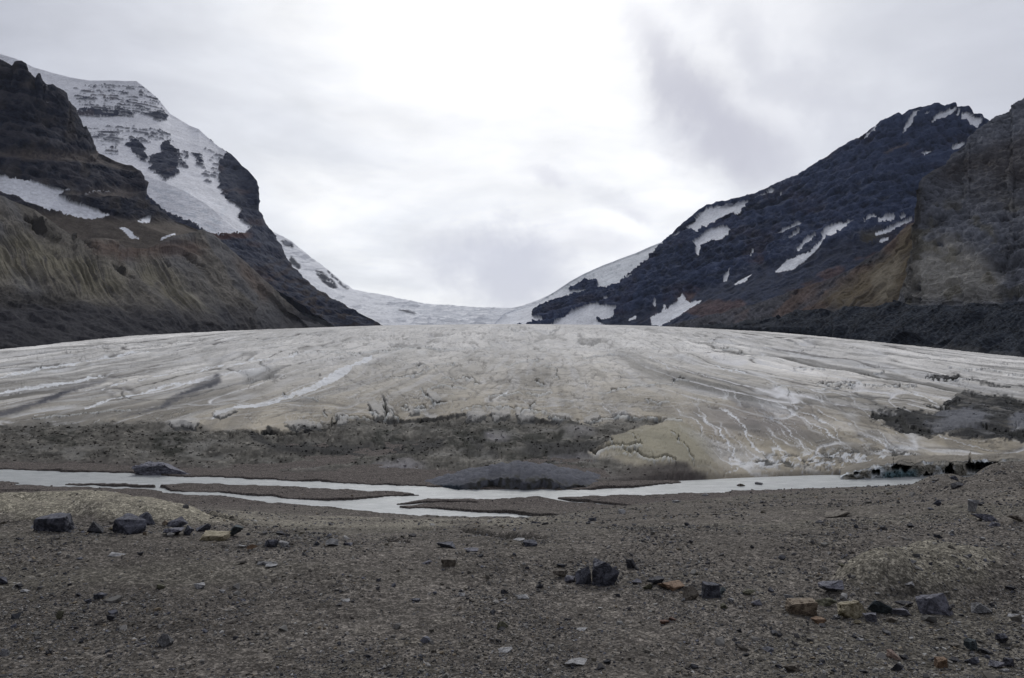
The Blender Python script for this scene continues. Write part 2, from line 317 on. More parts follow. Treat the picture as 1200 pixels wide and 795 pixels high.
for L, w in [([(250, 506), (300, 507), (350, 508), (388, 503), (391, 490)], [1, 1.5, 3, 3, 2]), ([(392, 500), (398, 490), (415, 487), (436, 490)], [3, 4, 2.5, 1.5]), ([(452, 464), (453, 474), (451, 487)], [2, 4, 4]), ([(381, 481), (383, 487)], 3),
             ([(442, 484), (430, 480)], 2.5), ([(466, 486), (458, 480), (452, 472)], [3.5, 2.5, 1]), ([(474, 472), (474, 478)], 3), ([(482, 478), (492, 473), (495, 478), (484, 480)], 2.4), ([(490, 488), (505, 491), (528, 492), (536, 495), (550, 489)], [2, 3, 2, 3, 1.5]),
             ([(491, 452), (499, 462), (510, 470), (524, 469)], [1.5, 2.5, 3.5, 2]), ([(600, 474), (612, 477), (613, 483)], 2.4), ([(618, 476), (625, 466)], [3, 2]), ([(630, 443), (637, 448)], 3), ([(647, 486), (660, 490), (676, 494), (681, 490)], [2, 3, 3, 2]),
             ([(695, 493), (707, 490), (723, 486), (746, 488), (766, 487), (780, 492), (797, 494)], [2, 2.5, 3.5, 4, 4, 6, 5]), ([(703, 459), (722, 456), (741, 453), (765, 450), (789, 448)], [1, 1.2, 1.5, 1.2, 2]), ([(791, 445), (800, 442), (809, 446)], [4, 5, 2]),
             ([(716, 514), (718, 523)], 2), ([(695, 529), (723, 528), (752, 528)], [1.5, 2, 1.5]), ([(733, 531), (756, 541), (791, 545)], [1, 1.6, 1.4]), ([(1089, 442), (1116, 447), (1139, 444)], [1.5, 2, 1.5]), ([(958, 448), (985, 450), (1010, 449), (1073, 453)], [1.5, 2.2, 1.8, 1]),
             ([(965, 455), (1004, 452)], 1.3), ([(487, 431), (496, 430)], 4), ([(400, 414), (440, 410), (500, 408), (575, 409)], [1, 1.2, 1.3, .8]), ([(338, 416), (376, 413), (420, 415)], 1), ([(843, 410), (875, 413)], 1.6), ([(935, 431), (965, 431)], 2),
             ([(1030, 430), (1034, 436), (1026, 438)], 1.5), ([(328, 457), (334, 462)], 3), ([(355, 464), (375, 468)], 1.2), ([(371, 440), (373, 441)], 2.5), ([(640, 430), (650, 433), (658, 440)], 1.3), ([(682, 424), (700, 420), (718, 416)], 1), ([(560, 446), (540, 440), (520, 441)], 1.1),
             ([(500, 455), (520, 449), (545, 452)], 1.2), ([(590, 430), (610, 425), (630, 422)], 1.2), ([(760, 466), (775, 470), (785, 468)], 1.4), ([(460, 440), (490, 436), (530, 428)], 1), ([(900, 450), (921, 452), (924, 466)], 1), ([(1110, 432), (1160, 436), (1200, 441)], 1.2),
             ([(540, 480), (560, 474), (600, 477), (640, 480)], 1.2), ([(570, 462), (600, 456), (650, 458)], 1), ([(735, 512), (745, 520), (752, 530)], .8), ([(785, 512), (800, 530), (815, 545)], .9), ([(150, 480), (100, 484), (40, 492)], 1)]:
    cre.line(L, [q * .8 for q in w] if isinstance(w, list) else w * .8, soft=.8)
ndeb, npat = S(debris, 9, 4, 1.2), S(patch, 12, 6, 2.5); nv = S(veins, 5, 1.6, 1.1); nd = S(dark, 4, 2, 1); ncr = S(cre, 7, 3, 1.3)
nv = ss(.25, .9, nv * (1 + .5 * w3)) ; ncr = ss(.15, .6, ncr * (1 + .55 * w4 + .4 * w3))
sn_ = np.broadcast_to(s_[:, None], PX2.shape)
# flow-aligned relief: the ice flows towards the camera and fans out at the snout
flow = X2 + 10 * fbm2(X2 * .006, D2 * .003, 2, 23)
fan = ss(.32, .0, sn_) * (PX2 - 600) / 600 * 30
st1 = fbm2((flow + fan) * .16, D2 * .006 + 3, 4, 27, ridged=True); st2 = fbm2((flow + fan) * .7, D2 * .02, 3, 33)
st3 = fbm2((flow + fan) * .045, D2 * .004, 3, 39)
und = fbm2(X2 * .02, D2 * .012, 4, 43); rough = fbm2(X2 * .4, D2 * .25, 4, 45); cell = fbm2(X2 * .05 + W1, D2 * .05 + W2, 4, 47, ridged=True)
amp = np.clip(D2 / 180, .5, 6)
dz = amp * (und * .9 + st1 * .28 + st3 * .5) * ss(0, .05, sn_) * ss(1.01, .8, sn_) + np.clip(D2 / 160, .6, 3) * (rough * .05 + .14 * ss(.35, .75, cell))
hum = fbm2(X2 * .16, D2 * .16, 3, 51); dz += ndeb * (hum * .5 + .07 * fbm2(X2 * 1.2, D2 * .8, 3, 53)) * ss(0, .03, sn_)
dz += npat * (fbm2(X2 * .3, D2 * .2, 5, 57) * .7)
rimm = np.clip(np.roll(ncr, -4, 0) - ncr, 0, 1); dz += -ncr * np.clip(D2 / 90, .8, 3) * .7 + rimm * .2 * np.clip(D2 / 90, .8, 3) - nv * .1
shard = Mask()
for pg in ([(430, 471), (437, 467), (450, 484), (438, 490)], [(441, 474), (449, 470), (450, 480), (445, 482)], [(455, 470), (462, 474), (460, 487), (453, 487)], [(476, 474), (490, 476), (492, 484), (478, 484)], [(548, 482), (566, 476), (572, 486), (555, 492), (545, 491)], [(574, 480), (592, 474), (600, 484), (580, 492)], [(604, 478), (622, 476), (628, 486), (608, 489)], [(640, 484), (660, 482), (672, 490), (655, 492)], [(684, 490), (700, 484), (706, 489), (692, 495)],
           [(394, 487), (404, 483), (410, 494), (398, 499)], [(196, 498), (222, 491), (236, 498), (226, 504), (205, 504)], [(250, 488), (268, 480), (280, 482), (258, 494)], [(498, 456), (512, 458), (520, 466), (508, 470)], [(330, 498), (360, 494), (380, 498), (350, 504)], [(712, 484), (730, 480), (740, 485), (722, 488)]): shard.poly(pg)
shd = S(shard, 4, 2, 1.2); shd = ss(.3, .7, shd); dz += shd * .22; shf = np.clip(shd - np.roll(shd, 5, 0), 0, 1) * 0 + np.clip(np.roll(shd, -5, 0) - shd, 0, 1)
# tan dome of clean ice right of the debris and the undercut snout on the far right
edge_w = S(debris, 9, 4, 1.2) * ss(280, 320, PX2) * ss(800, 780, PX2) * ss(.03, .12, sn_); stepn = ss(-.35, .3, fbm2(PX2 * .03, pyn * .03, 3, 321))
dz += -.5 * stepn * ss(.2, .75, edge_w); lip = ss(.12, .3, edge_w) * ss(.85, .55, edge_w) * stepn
dome = Mask().poly([(715, 512), (796, 494), (830, 520), (840, 552), (770, 552), (700, 530)]).blur(10); dz += S(dome) * .9
ledge = Mask().poly([(1005, 541), (1035, 533), (1060, 531), (1085, 535), (1200, 538), (1520, 540), (1520, 570), (1000, 560)]).blur(.8)
cliffn = fbm2(X2 * .45, D2 * .1, 3, 59)
nl = ledge(PX2, PY2); Zg = Z2 + dz
col = np.zeros(PX2.shape + (3,), f32)
far = ss(.06, .6, sn_)[..., None]
lw0 = fbm2(PX2 * .006, pyn * .012, 2, 98); phi = (PX2 - 600) / (pyn - 362) + .25 * lw0; fq = phi + ss(.45, 0, sn_) * ss(0, 4, phi) * -1.6
pst = fbm2(fq * 1.3, pyn * .008, 5, 91, .7); pst2 = fbm2(fq * 6, pyn * .03, 3, 93, .6); mot = fbm2(PX2 * .045, pyn * .16, 5, 95, .6)
col[:] = np.array((.32, .285, .222), f32) * (1 - far) + np.array((.63, .615, .585), f32) * far
sid = ss(150, 420, np.abs(PX2 - 560)); col *= (1 + .10 * st1 + .08 * st2 + .1 * st3 + .10 * rough + .1 * W1 + (.18 + .7 * sid) * pst + (.10 + .4 * sid) * pst2 + .2 * mot)[..., None]
leftd = ss(330, 60, PX2) * ss(.8, .3, sn_); col = cmix(col, (.22, .208, .182), leftd * .55 * (1 - .5 * pst)); stk = ss(.0, .55, fbm2(fq * 1.6, pyn * .006, 4, 97, .6)); col = cmix(col, (.15, .145, .135), stk * .65 * sid * ss(.9, .5, sn_)); stk = ss(.15, .5, fbm2(fq * 2.1 + 20, pyn * .007, 4, 98, .6)); col = cmix(col, (.58, .58, .58), stk * .5 * sid * ss(.0, .1, sn_))
rs = ss(.05, .4, fbm2((flow + fan) * .3, D2 * .01, 4, 61)); col = cmix(col, (.2, .185, .16), rs * .45 * ss(.62, .2, sn_))
rs = ss(.15, .5, fbm2((flow + fan) * .4 + 50, D2 * .012, 4, 63)); col = cmix(col, (.52, .52, .52), rs * .4 * ss(.1, .3, sn_))
pur = ss(.0, .5, fbm2(X2 * .03 + 7, D2 * .02, 3, 65)); col = cmix(col, (.22, .2, .21), pur * .4 * ss(760, 860, PX2) * ss(1000, 930, PX2) * ss(.3, .15, sn_))
lines = ss(.93, .99, 1 - np.abs(vn2(flow * .11 + W2 * 2, D2 * .01, 71))) ; col = cmix(col, (.6, .6, .6), lines * .35 * ss(.03, .15, sn_))
lined = ss(.95, .99, 1 - np.abs(vn2(X2 * .03 + W2 * 3, D2 * .045 + W1 * 2, 73))); col = cmix(col, (.16, .15, .14), lined * .5 * ss(.08, .2, sn_))
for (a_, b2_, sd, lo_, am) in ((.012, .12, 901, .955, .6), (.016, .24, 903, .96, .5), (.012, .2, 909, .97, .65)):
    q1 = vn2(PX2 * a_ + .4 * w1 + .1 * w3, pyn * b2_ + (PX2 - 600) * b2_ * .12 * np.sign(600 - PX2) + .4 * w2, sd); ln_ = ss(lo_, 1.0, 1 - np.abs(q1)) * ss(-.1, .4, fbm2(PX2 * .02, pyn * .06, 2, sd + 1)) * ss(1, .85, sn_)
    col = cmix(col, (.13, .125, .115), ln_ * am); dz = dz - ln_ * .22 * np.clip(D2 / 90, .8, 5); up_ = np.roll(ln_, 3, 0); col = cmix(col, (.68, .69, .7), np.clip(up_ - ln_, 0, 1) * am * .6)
def lset(u, v, sd, lo_, am, c_, wt, rel=.15, rel_w=.02):
    global col, dz
    l_ = ss(lo_, 1.0, 1 - np.abs(vn2(u, v, sd))) * ss(-.25, .25, fbm2(u * .5 + 9, v * 2.2, 3, sd + 1)) * wt * ss(1, .9, sn_)
    col = cmix(col, c_, l_ * am); dz = dz - l_ * rel * np.clip(D2 / 90, .8, 5)
sidw = ss(60, 300, np.abs(PX2 - 580)); cen = .75 - .6 * sidw; toe = ss(.02, .1, sn_)
lw_ = fbm2(PX2 * .008, pyn * .02, 2, 99); pw = fq + .25 * lw_
for k_, (fr, lo_, am, c_) in enumerate([(.9, .92, .95, (.10, .098, .09)), (1.7, .88, .85, (.11, .105, .1)), (3.0, .82, .6, (.14, .135, .125)), (1.1, .94, .9, (.70, .70, .71)), (2.1, .89, .8, (.64, .645, .65)), (3.7, .84, .5, (.62, .62, .625))]):
    lset(pw * fr + 3.1 * k_, pyn * .012 + lw_, 1001 + 7 * k_, lo_, am, c_, sidw * ss(.0, .05, sn_), .10)
for k_, (fx, fy_, sl_, lo_, am, c_) in enumerate([(.016, .10, .0, .90, .65, (.11, .105, .1)), (.03, .17, .10, .87, .6, (.13, .125, .12)), (.05, .26, -.12, .86, .5, (.13, .13, .125)), (.022, .14, .05, .90, .6, (.66, .665, .67)), (.06, .33, .15, .84, .5, (.62, .625, .63)), (.012, .08, -.2, .93, .7, (.10, .10, .10)), (.045, .12, .55, .92, .6, (.13, .13, .125)), (.05, .12, -.6, .92, .5, (.62, .62, .63))]):
    lset(PX2 * fx + .3 * w1 + .06 * w3 + 5 * k_ + lw_, (pyn + sl_ * (PX2 - 600) * .5) * fy_ + .35 * w2 + .08 * w4 + 1.2 * lw_, 1101 + 7 * k_, lo_, am, c_, cen * ss(0, .05, sn_), .22)
# meltwater channels fanning over the snout
fanm = Mask().poly([(770, 470), (830, 462), (930, 452), (1010, 470), (1090, 520), (1090, 538), (1000, 552), (850, 555), (800, 520)]).blur(9); fm = S(fanm, 6, 4)
fcc = (PX2 - (pyn - 505) * (1.05 + .0 * PX2) * np.interp(PX2, [780, 860, 1000, 1100], [.7, 1.0, 1.5, 1.7])) + 6 * w1 + 1.5 * w3
for k_, (fr, lo_, am) in enumerate([(.045, .925, .9), (.07, .92, .85), (.10, .90, .7)]):
    lset(fcc * fr, pyn * .018 + 4 * k_, 1201 + 7 * k_, lo_, am, (.70, .71, .72), fm, .05)
lset(fcc * .07 + .4, pyn * .02, 1231, .9, .55, (.13, .125, .12), fm, .08)
Zg = Z2 + dz
col = cmix(col, (.74, .76, .78), nv * (.8 + .3 * rough)); col = cmix(col, (.07, .072, .085), nd * .95 * (.9 + .5 * pst2))
col = cmix(col, (.3, .28, .2), S(dome) * .7 * (1 - ndeb))
dc = np.zeros_like(col) + np.array((.088, .083, .072), f32); dc *= np.exp(1.0 * fbm2(PX2 * .06, pyn * .2, 4, 77, .6) + .8 * fbm2(PX2 * .3, pyn * .7, 3, 78) + .25 * rough)[..., None]
bl = Mask().poly([(430, 505), (470, 500), (480, 530), (445, 540)]).poly([(525, 497), (570, 500), (600, 500), (660, 500), (700, 505), (690, 525), (640, 522), (600, 520), (560, 530), (520, 520)]).poly([(600, 530), (640, 520), (700, 530), (690, 545), (620, 545)]).poly([(60, 512), (100, 515), (90, 525), (55, 520)]).poly([(180, 512), (220, 515), (215, 535), (175, 530)]).blur(5)
dc = cmix(dc, (.02, .021, .016), S(bl, 22, 10, 3) * ss(-.4, .05, fbm2(PX2 * .12, pyn * .3, 4, 79)) * 1.4)
lt = Mask().poly([(440, 545), (480, 540), (500, 548), (470, 556), (430, 556)]).poly([(645, 530), (690, 528), (700, 538), (650, 540)]).poly([(660, 502), (690, 500), (700, 507), (665, 508)]).poly([(568, 508), (592, 505), (595, 515), (575, 517)]).blur(3)
dc = cmix(dc, (.02, .02, .018), 0 * lip); dc = cmix(dc, (.27, .26, .27), S(lt, 5, 3) * .7); dc = cmix(dc, (.19, .185, .17), ss(.15, .5, fbm2(PX2 * .035, pyn * .16, 4, 331, .6)) * .6); dc = cmix(dc, (.1, .085, .08), ss(.035, .0, sn_) * .7)
col = col * (1 - ndeb[..., None]) + dc * ndeb[..., None]; col = cmix(col, (.02, .02, .02), np.clip(lip * 1.4, 0, 1) * .95)  # step faces along the ice edge painted near-black as the shadow gap beneath it
pc = cmix(np.zeros_like(col) + np.array((.02, .021, .022), f32), (.13, .135, .15), S(pgrey, 14, 6, 4) * ss(-.25, .15, fbm2(PX2 * .03, pyn * .12, 4, 311)))
brk = Mask().poly([(868, 540), (905, 528), (960, 528), (1000, 522), (1060, 520), (1090, 536), (1090, 560), (975, 562), (970, 548), (900, 549)]).blur(3); bk = S(brk, 5, 2)
bn1 = fbm2(PX2 * .09 - pyn * .05, pyn * .2, 4, 303, .6); bn2 = fbm2(PX2 * .13 + pyn * .1, pyn * .2, 4, 305, .6)
col = cmix(col, (.045, .045, .042), bk * ss(.05, .22, bn1) * .9); col = cmix(col, (.6, .62, .64), bk * ss(.12, .3, bn2) * .8); dz = dz + bk * bn1 * -.35; Zg = Z2 + dz
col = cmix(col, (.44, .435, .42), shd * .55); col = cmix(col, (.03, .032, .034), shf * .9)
np_ = np.clip(npat * (1 + .5 * rough), 0, 1)[..., None]; col = col * (1 - np_) + pc * np_
col = cmix(col, (.035, .042, .045), ncr * .85); col = cmix(col, (.62, .65, .65), rimm * .45 * (1 - ndeb))  # crevasse shade painted in as near-black, on top of the modelled depth
bk2 = Mask().line([(1134, 461), (1164, 465), (1200, 473), (1280, 490)], [3, 4, 7, 7]).line([(1090, 442), (1112, 447), (1139, 444)], [3, 4, 2]).line([(1024, 484), (1050, 488), (1062, 498), (1090, 502)], [5, 6, 8, 3]).line([(1085, 474), (1105, 478), (1125, 470)], [3, 5, 4]).line([(1150, 500), (1180, 506), (1230, 510)], [3, 6, 5]).blur(.8)
b2m = ss(.2, .6, S(bk2, 10, 4, 2.5) * (1 + .6 * w3)); col = cmix(col, (.012, .013, .012), b2m * .9); Zg = Zg - b2m * .3
IM = terrain_mat('glacier_ice', [(.12, .07), (.9, .09), (4.5, .1)], [(.6, .12), (3, .06)], .85, (1.2, .6, 1), .1)
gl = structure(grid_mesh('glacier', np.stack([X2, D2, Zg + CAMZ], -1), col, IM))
print('glacier', round(time.time() - T0, 1))

# ice cliff where the river undercuts the snout on the right: dirty faces, blue hollows, dark gaps, a roof that runs back into the glacier
cx_ = np.linspace(985, 1330, 900); NF = 90; rows = np.linspace(0, 1, NF)
CXg, Tg = np.meshgrid(cx_, rows)
top_s = np.interp(cx_, [985, 1000, 1015, 1030, 1045, 1058, 1070, 1085, 1110, 1140, 1200, 1330], [557, 551, 548, 545, 542, 541, 541, 541, 540, 539, 539, 539]) ; top_y = top_s + fbm2(cx_ * .09, cx_ * 0, 3, 80, .5) * 1.6
dcl = np.interp(cx_, [985, 1060, 1200, 1330], [66.5, 67.5, 69, 70.5])
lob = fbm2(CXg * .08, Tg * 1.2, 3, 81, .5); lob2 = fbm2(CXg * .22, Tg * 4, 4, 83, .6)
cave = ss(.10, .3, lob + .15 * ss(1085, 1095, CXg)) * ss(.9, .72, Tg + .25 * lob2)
Dg = dcl[None] - .8 + cave * 3.2 + lob2 * .5 + ss(.85, 1, Tg) * .4
Zc = mix(-12.35, -(top_y[None] - CY) / F * dcl[None], Tg) + lob2 * .12 * ss(0, .2, Tg)
cg = np.zeros(CXg.shape + (3,), f32) + np.array((.25, .235, .2), f32)
cg = cmix(cg, (.6, .63, .64), ss(-.15, .2, fbm2(CXg * .07 + 3, Tg * 1.5, 3, 87)) * ss(.05, .3, Tg)); cg *= (1 + .5 * lob2)[..., None]
cg = cmix(cg, (.12, .22, .26), ss(1028, 1040, CXg) * ss(1082, 1068, CXg) * ss(.75, .5, Tg) * .8)
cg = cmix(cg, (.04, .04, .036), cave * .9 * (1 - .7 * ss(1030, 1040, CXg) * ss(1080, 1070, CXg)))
Pf = np.stack([(CXg - CX) / F * Dg, Dg, Zc + CAMZ], -1)
back_ = []; bc = []
for q in np.linspace(0, 1, 24)[1:]:
    dd_ = Dg[-1] + q * 4.5; zz_ = mix(Zc[-1], -(top_s - CY) / F * dcl, min(1, q * 2.5)) + np.sin(q * 1.57) * .25 - ss(.55, 1, q) * 1.2 + .12 * fbm2(cx_ * .06, cx_ * .01 + q * 5, 4, 86); back_.append(np.stack([(cx_ - CX) / F * dd_, dd_, zz_ + CAMZ], -1)); bc.append(np.tile(np.array((.235, .215, .18), f32), (len(cx_), 1)) * (1 + .25 * fbm2(cx_ * .05, cx_ * .02 + q * 9, 4, 85))[:, None])
structure(grid_mesh('ice_cliff', np.concatenate([Pf, np.array(back_)]), np.concatenate([cg, np.array(bc)]), IM))

# ================================================================== MOUNTAINS (lofted between base, mid and ridge lines at their true distances)
def loft(rows, nc, nrs, arc=False, back=True):
    """rows: polylines of (photo x, photo y, distance), base first; returns px, py, world points and row parameter"""
    us = np.linspace(0, 1, nc); R = []
    for r in rows:
        pts = [list(p) for p in r]; ks = [i for i, p in enumerate(pts) if len(p) == 3]
        for i, p in enumerate(pts):
            if len(p) == 2: p.append(float(np.interp(i, ks, [pts[k][2] for k in ks])))
        a = np.array(pts, float)
        if arc: q = np.concatenate([[0], np.cumsum(np.hypot(np.diff(a[:, 0]), np.diff(a[:, 1])))])
        else: q = a[:, 0] + np.arange(len(a)) * 1e-4
        q = (q - q[0]) / (q[-1] - q[0]); R.append(np.stack([np.interp(us, q, a[:, k]) for k in range(3)], -1))
    w = np.hanning(2 * (nc // 16) + 1); w /= w.sum(); kk = nc // 16
    sm_ = lambda v: np.convolve(np.concatenate([2 * v[0] - v[1:kk + 1][::-1], v, 2 * v[-1] - v[-kk - 1:-1][::-1]]), w, 'valid')
    for i, q in enumerate(R):
        q[:, 2] = sm_(q[:, 2])
        if i and i < len(R) - 1 and len(rows) < 4: q[:, 0] = sm_(q[:, 0]); q[:, 1] = sm_(q[:, 1])
    ry = R[-1][:, 1].copy(); k2 = nc // 9; w2 = np.hanning(2 * k2 + 1); w2 /= w2.sum()
    R[-1][:, 1] = np.convolve(np.concatenate([2 * ry[0] - ry[1:k2 + 1][::-1], ry, 2 * ry[-1] - ry[-k2 - 1:-1][::-1]]), w2, 'valid') if len(rows) < 4 else ry; dlt = ry - R[-1][:, 1]
    out = []; T = []
    for i in range(len(R) - 1):
        t = np.linspace(0, 1, nrs[i], endpoint=(i == len(R) - 2))[:, None, None]
        seg = R[i][None] * (1 - t) + R[i + 1][None] * t
        if i == len(R) - 2: seg[..., 1] += dlt[None] * t[..., 0] ** 4
        out.append(seg); T.append((i + t[:, 0, 0]) / (len(R) - 1))
    A = np.concatenate(out); T = np.concatenate(T)
    return A[..., 0], A[..., 1], A[..., 2], np.broadcast_to(T[:, None], A.shape[:2])
def smoothrows(A, k):
    w = np.hanning(2 * k + 1); w /= w.sum(); P = np.concatenate([np.repeat(A[:1], k, 0), A, np.repeat(A[-1:], k, 0)]); P[:k] = 2 * A[0] - A[1:k + 1][::-1]; P[-k:] = 2 * A[-1] - A[-k - 1:-1][::-1]
    c = sum(w[i] * P[i:i + len(A)] for i in range(2 * k + 1)); return c
def add_back(P, col, drop):
    """closes the mountain behind its ridge so that it has real depth"""
    r = P[-1]; dirn = np.stack([r[:, 0] / r[:, 1], np.ones(len(r)), 0 * r[:, 0]], -1); rows = [r]; n = 14
    for i in range(1, n + 1):
        t = i / n; q = r + dirn * drop * 1.4 * t; q[:, 2] = r[:, 2] + (-30 - r[:, 2]) * (t ** 1.1) ; q[:, 2] += fbm2(r[:, 0] * .01, q[:, 1] * .01, 3, 5) * 18 * math.sin(t * 3.1); rows.append(q)
    return np.concatenate([P, np.array(rows[1:])]), np.concatenate([col, np.repeat(col[-1:], n, 0)])
def ridgefix(Tt, a=.97): return 1 - .55 * ss(a, 1, Tt)
RM = terrain_mat('mountain_rock', [(.006, .10), (.03, .13), (.12, .2)], [(.02, 5), (.09, 2.2), (.4, .5)], .92, spec=.05)

# --- far icefield and icefall at the head of the valley
px, py, d, t = loft([[(240, 410, 3000), (450, 396, 2900), (660, 394, 2900)],
                     [(240, 380, 3400), (450, 374, 3300), (560, 373, 3300), (660, 372, 3300)],
                     [(240, 255, 5200), (290, 262), (321, 272.5, 5000), (341, 282), (361, 299), (372, 307), (386, 318, 4800), (401, 331), (414, 339.5, 4700), (432, 343), (452, 346), (475, 351), (500, 356.5, 4700), (551, 360), (581, 362), (605, 361, 4700), (660, 340, 4700)]], 900, [60, 200])
P = to_world(px, py, d); Nn = normals(P); Nn *= np.sign(-Nn[..., 1:2])
nn = fbm3(P[..., 0] * .008, P[..., 1] * .008, P[..., 2] * .02, 5, 101); n_h = fbm3(P[..., 0] * .03, P[..., 1] * .01, P[..., 2] * .06, 4, 105, ridged=True)
P += Nn * (nn * 16 + n_h * 5)[..., None] * ridgefix(t)[..., None]
rk = Mask().poly([(328, 283), (334, 281), (342, 285), (342, 291), (332, 289)]).poly([(369, 316), (377, 320), (388, 327), (397, 338), (386, 338), (374, 327)]).line([(468, 364), (475, 366), (486, 368)], 3).poly([(340, 300), (352, 312), (350, 318), (338, 306)]).line([(386, 320), (398, 332), (408, 340)], 2.5).blur(.7)
c = np.zeros(px.shape + (3,), f32) + np.array((.86, .875, .9), f32)
wpx, wpy = px + nn * 5, py + fbm2(px * .1, py * .2, 3, 107) * 2
c = cmix(c, (.5, .53, .58), ss(.1, .6, n_h) * .6 * ss(440, 480, px)); c = cmix(c, (.05, .055, .07), rk(wpx, wpy) * ss(-.5, .0, fbm2(px * .3, py * .5, 3, 109) + .3))
c = cmix(c, (.3, .32, .37), ss(.25, .5, fbm2(px * .05, py * .25, 4, 111)) * .5)
P, c = add_back(P, c, 900)
SM = terrain_mat('old_snow', [(.004, .05), (.03, .07)], [(.02, 5), (.1, 1.6)], .85, spec=.08)
structure(grid_mesh('icefield', P, c, SM))

# --- snow-covered peak on the left with its dark rock ridge
ridgeB = [(-300, 20, 4300), (-100, 38), (0, 63, 4200), (20, 69), (40, 79), (60, 85), (80, 90), (105, 94, 4050), (140, 94.5), (160, 95, 4000), (172, 104), (186, 116), (200, 133, 3900), (222, 147), (233, 151), (246, 163, 3700), (255, 171), (264, 177), (272, 182), (278, 188, 3500), (284, 195), (290, 199), (297, 207), (301, 212, 3300), (303.3, 224), (303.7, 246), (309, 255, 3200), (314, 266), (322, 277), (328, 287, 3000), (335, 301), (345, 315), (357, 327, 2850), (372, 340), (386, 350, 2650), (400, 357), (420, 367, 2500), (436, 374), (450, 383.5, 2420), (460, 388, 2400)]
px, py, d, t = loft([[(-300, 330, 2500), (0, 300, 2500), (150, 292, 2500), (230, 296, 2450), (330, 345, 2420), (400, 390, 2400), (460, 394, 2400)],
                     [(-300, 190, 3100), (0, 190, 3100), (150, 197, 3050), (230, 228, 2850), (285, 276, 2700), (340, 335, 2600), (400, 374, 2450), (460, 390, 2400)], ridgeB], 1150, [200, 330])
P0 = to_world(px, py, d); P = P0.copy(); Nn = normals(smoothrows(P, 6)); Nn *= np.sign(-Nn[..., 1:2])
x_, y_, z_ = P0[..., 0], P0[..., 1], P0[..., 2]
sn1 = fbm3(x_ * .004, y_ * .004, z_ * .004, 5, 121, ridged=True); fl = fbm3(x_ * .022, y_ * .022, z_ * .005, 4, 125, ridged=True)
strata = (z_ + 34 * sn1 + .12 * x_) / 30.0; stf = strata - np.floor(strata); stn = vn2(np.floor(strata) * 7.3, x_ * .004, 3)
mB = Mask().poly([(-320, 0), (225, 0), (240, 130), (233, 152), (250, 169), (267, 178), (258, 190), (256, 205), (256, 220), (267, 235), (284, 246), (278, 253), (288, 261), (294, 269), (285, 274.5), (253, 274), (224, 262), (194, 249), (173, 228), (150, 225), (-320, 228)])
mB.line([(225, 146), (235, 152), (248, 165), (262, 177)], 2.2).blur(.8)
rB = Mask().poly([(86, 108), (100, 98), (165, 101), (185, 112), (197, 130), (195, 140), (175, 138), (160, 135), (135, 136), (95, 138), (92, 125)], .44).poly([(70, 100), (100, 102), (95, 108), (72, 104)], .38)
rB.poly([(92, 127), (130, 128), (160, 133), (158, 137), (120, 138), (92, 136)], .68).poly([(174, 131), (190, 131), (198, 133), (194, 142), (184, 141), (172, 137)], .85).poly([(100, 148), (150, 146), (190, 152), (207, 166), (140, 168), (105, 165)], .45)
rB.poly([(148, 170), (152, 165), (158, 164), (165, 166), (174, 182), (171, 189), (156, 181)], .86).poly([(174, 189), (175, 182), (188, 178), (190, 169), (198, 164), (207, 176), (212, 180), (214, 190), (207, 198), (213, 202), (194, 212), (179, 201)], .9).poly([(207, 178), (220, 191), (219, 198), (207, 196)], .6)
rB.poly([(226, 179), (234, 178), (239, 186), (240, 198), (230, 196)], .62).poly([(212, 176), (222, 178), (222, 188), (214, 186)], .62).poly([(240, 172), (262, 182), (257, 205), (245, 216), (236, 205), (240, 190)], .4).poly([(120, 170), (140, 168), (138, 182), (125, 180)], .5).blur(1.2)
ns = fbm2(px * .12, py * .3, 4, 131); nf = fbm2(px * .5, py * .9, 3, 133)
rw = rB(px + ns * 5, py + nf * 2)
ledge_snow = ss(.35, .8, stf) * .5 + .35 * nf + .3 * ns
vst = fbm2(px * .35, py * .06, 3, 135); rockamt = ss(.52, .66, rw + .22 * ns + .22 * nf + (stf - .5) * .15)
s2_ = (z_ + 9 * sn1 + .10 * x_) / 21.0; s2f = np.abs(s2_ - np.floor(s2_) - .5); thin = ss(.36, .16, s2f + .10 * nf) * ss(-.2, .25, fbm2(px * .09, np.floor(s2_) * 3.3, 3, 136) + .4 * vst)
rockamt = np.maximum(rockamt, thin * ss(.15, .4, rw) * .85)
snow = ss(.4, .6, mB(px + ns * 4, py + nf * 2.5) + .12 * nf) * (1 - rockamt)
dus = ss(.45, .7, ns * .5 + nf * .5 + ss(.5, .9, stf) * .45 - .25) * ss(300, 215, py) * ss(215, 240, px) * ss(285, 262, px); snow = np.maximum(snow, dus * .9)
rock = (1 - snow)
h = rock * (fl * 13 + sn1 * 16 + np.where(stf < .6, stf, (1 - stf) * 1.5) * 9) + snow * (sn1 * 10)
h = (h - h.mean()) * .7; P += Nn * (h * ridgefix(t, .98))[..., None]
c = np.zeros(px.shape + (3,), f32) + np.array((.03, .036, .058), f32); c *= np.clip(1 + .4 * stn + .6 * nf + .4 * ns + .5 * fl, .3, 3)[..., None]
c = cmix(c, (.085, .09, .105), ss(.1, .7, fl + .6 * stn) * .5); c = cmix(c, (.065, .05, .042), ss(285, 320, py) * ss(-.2, .3, ns) * .6); c = cmix(c, (.105, .075, .07), ss(.25, .6, fbm2(px * .04, py * .08, 3, 137)) * .4); c = cmix(c, (.1, .055, .045), ss(268, 276, py) * ss(283, 278, py) * ss(245, 250, px) * ss(300, 285, px) * .8)
c = cmix(c, (.06, .05, .045), ss(330, 360, py) * ss(.0, .4, ns) * .6)
sc_ = np.zeros_like(c) + np.array((.88, .89, .92), f32)
gla = Mask().poly([(160, 215), (200, 222), (240, 228), (270, 250), (290, 275), (250, 275), (190, 250)]).blur(6)
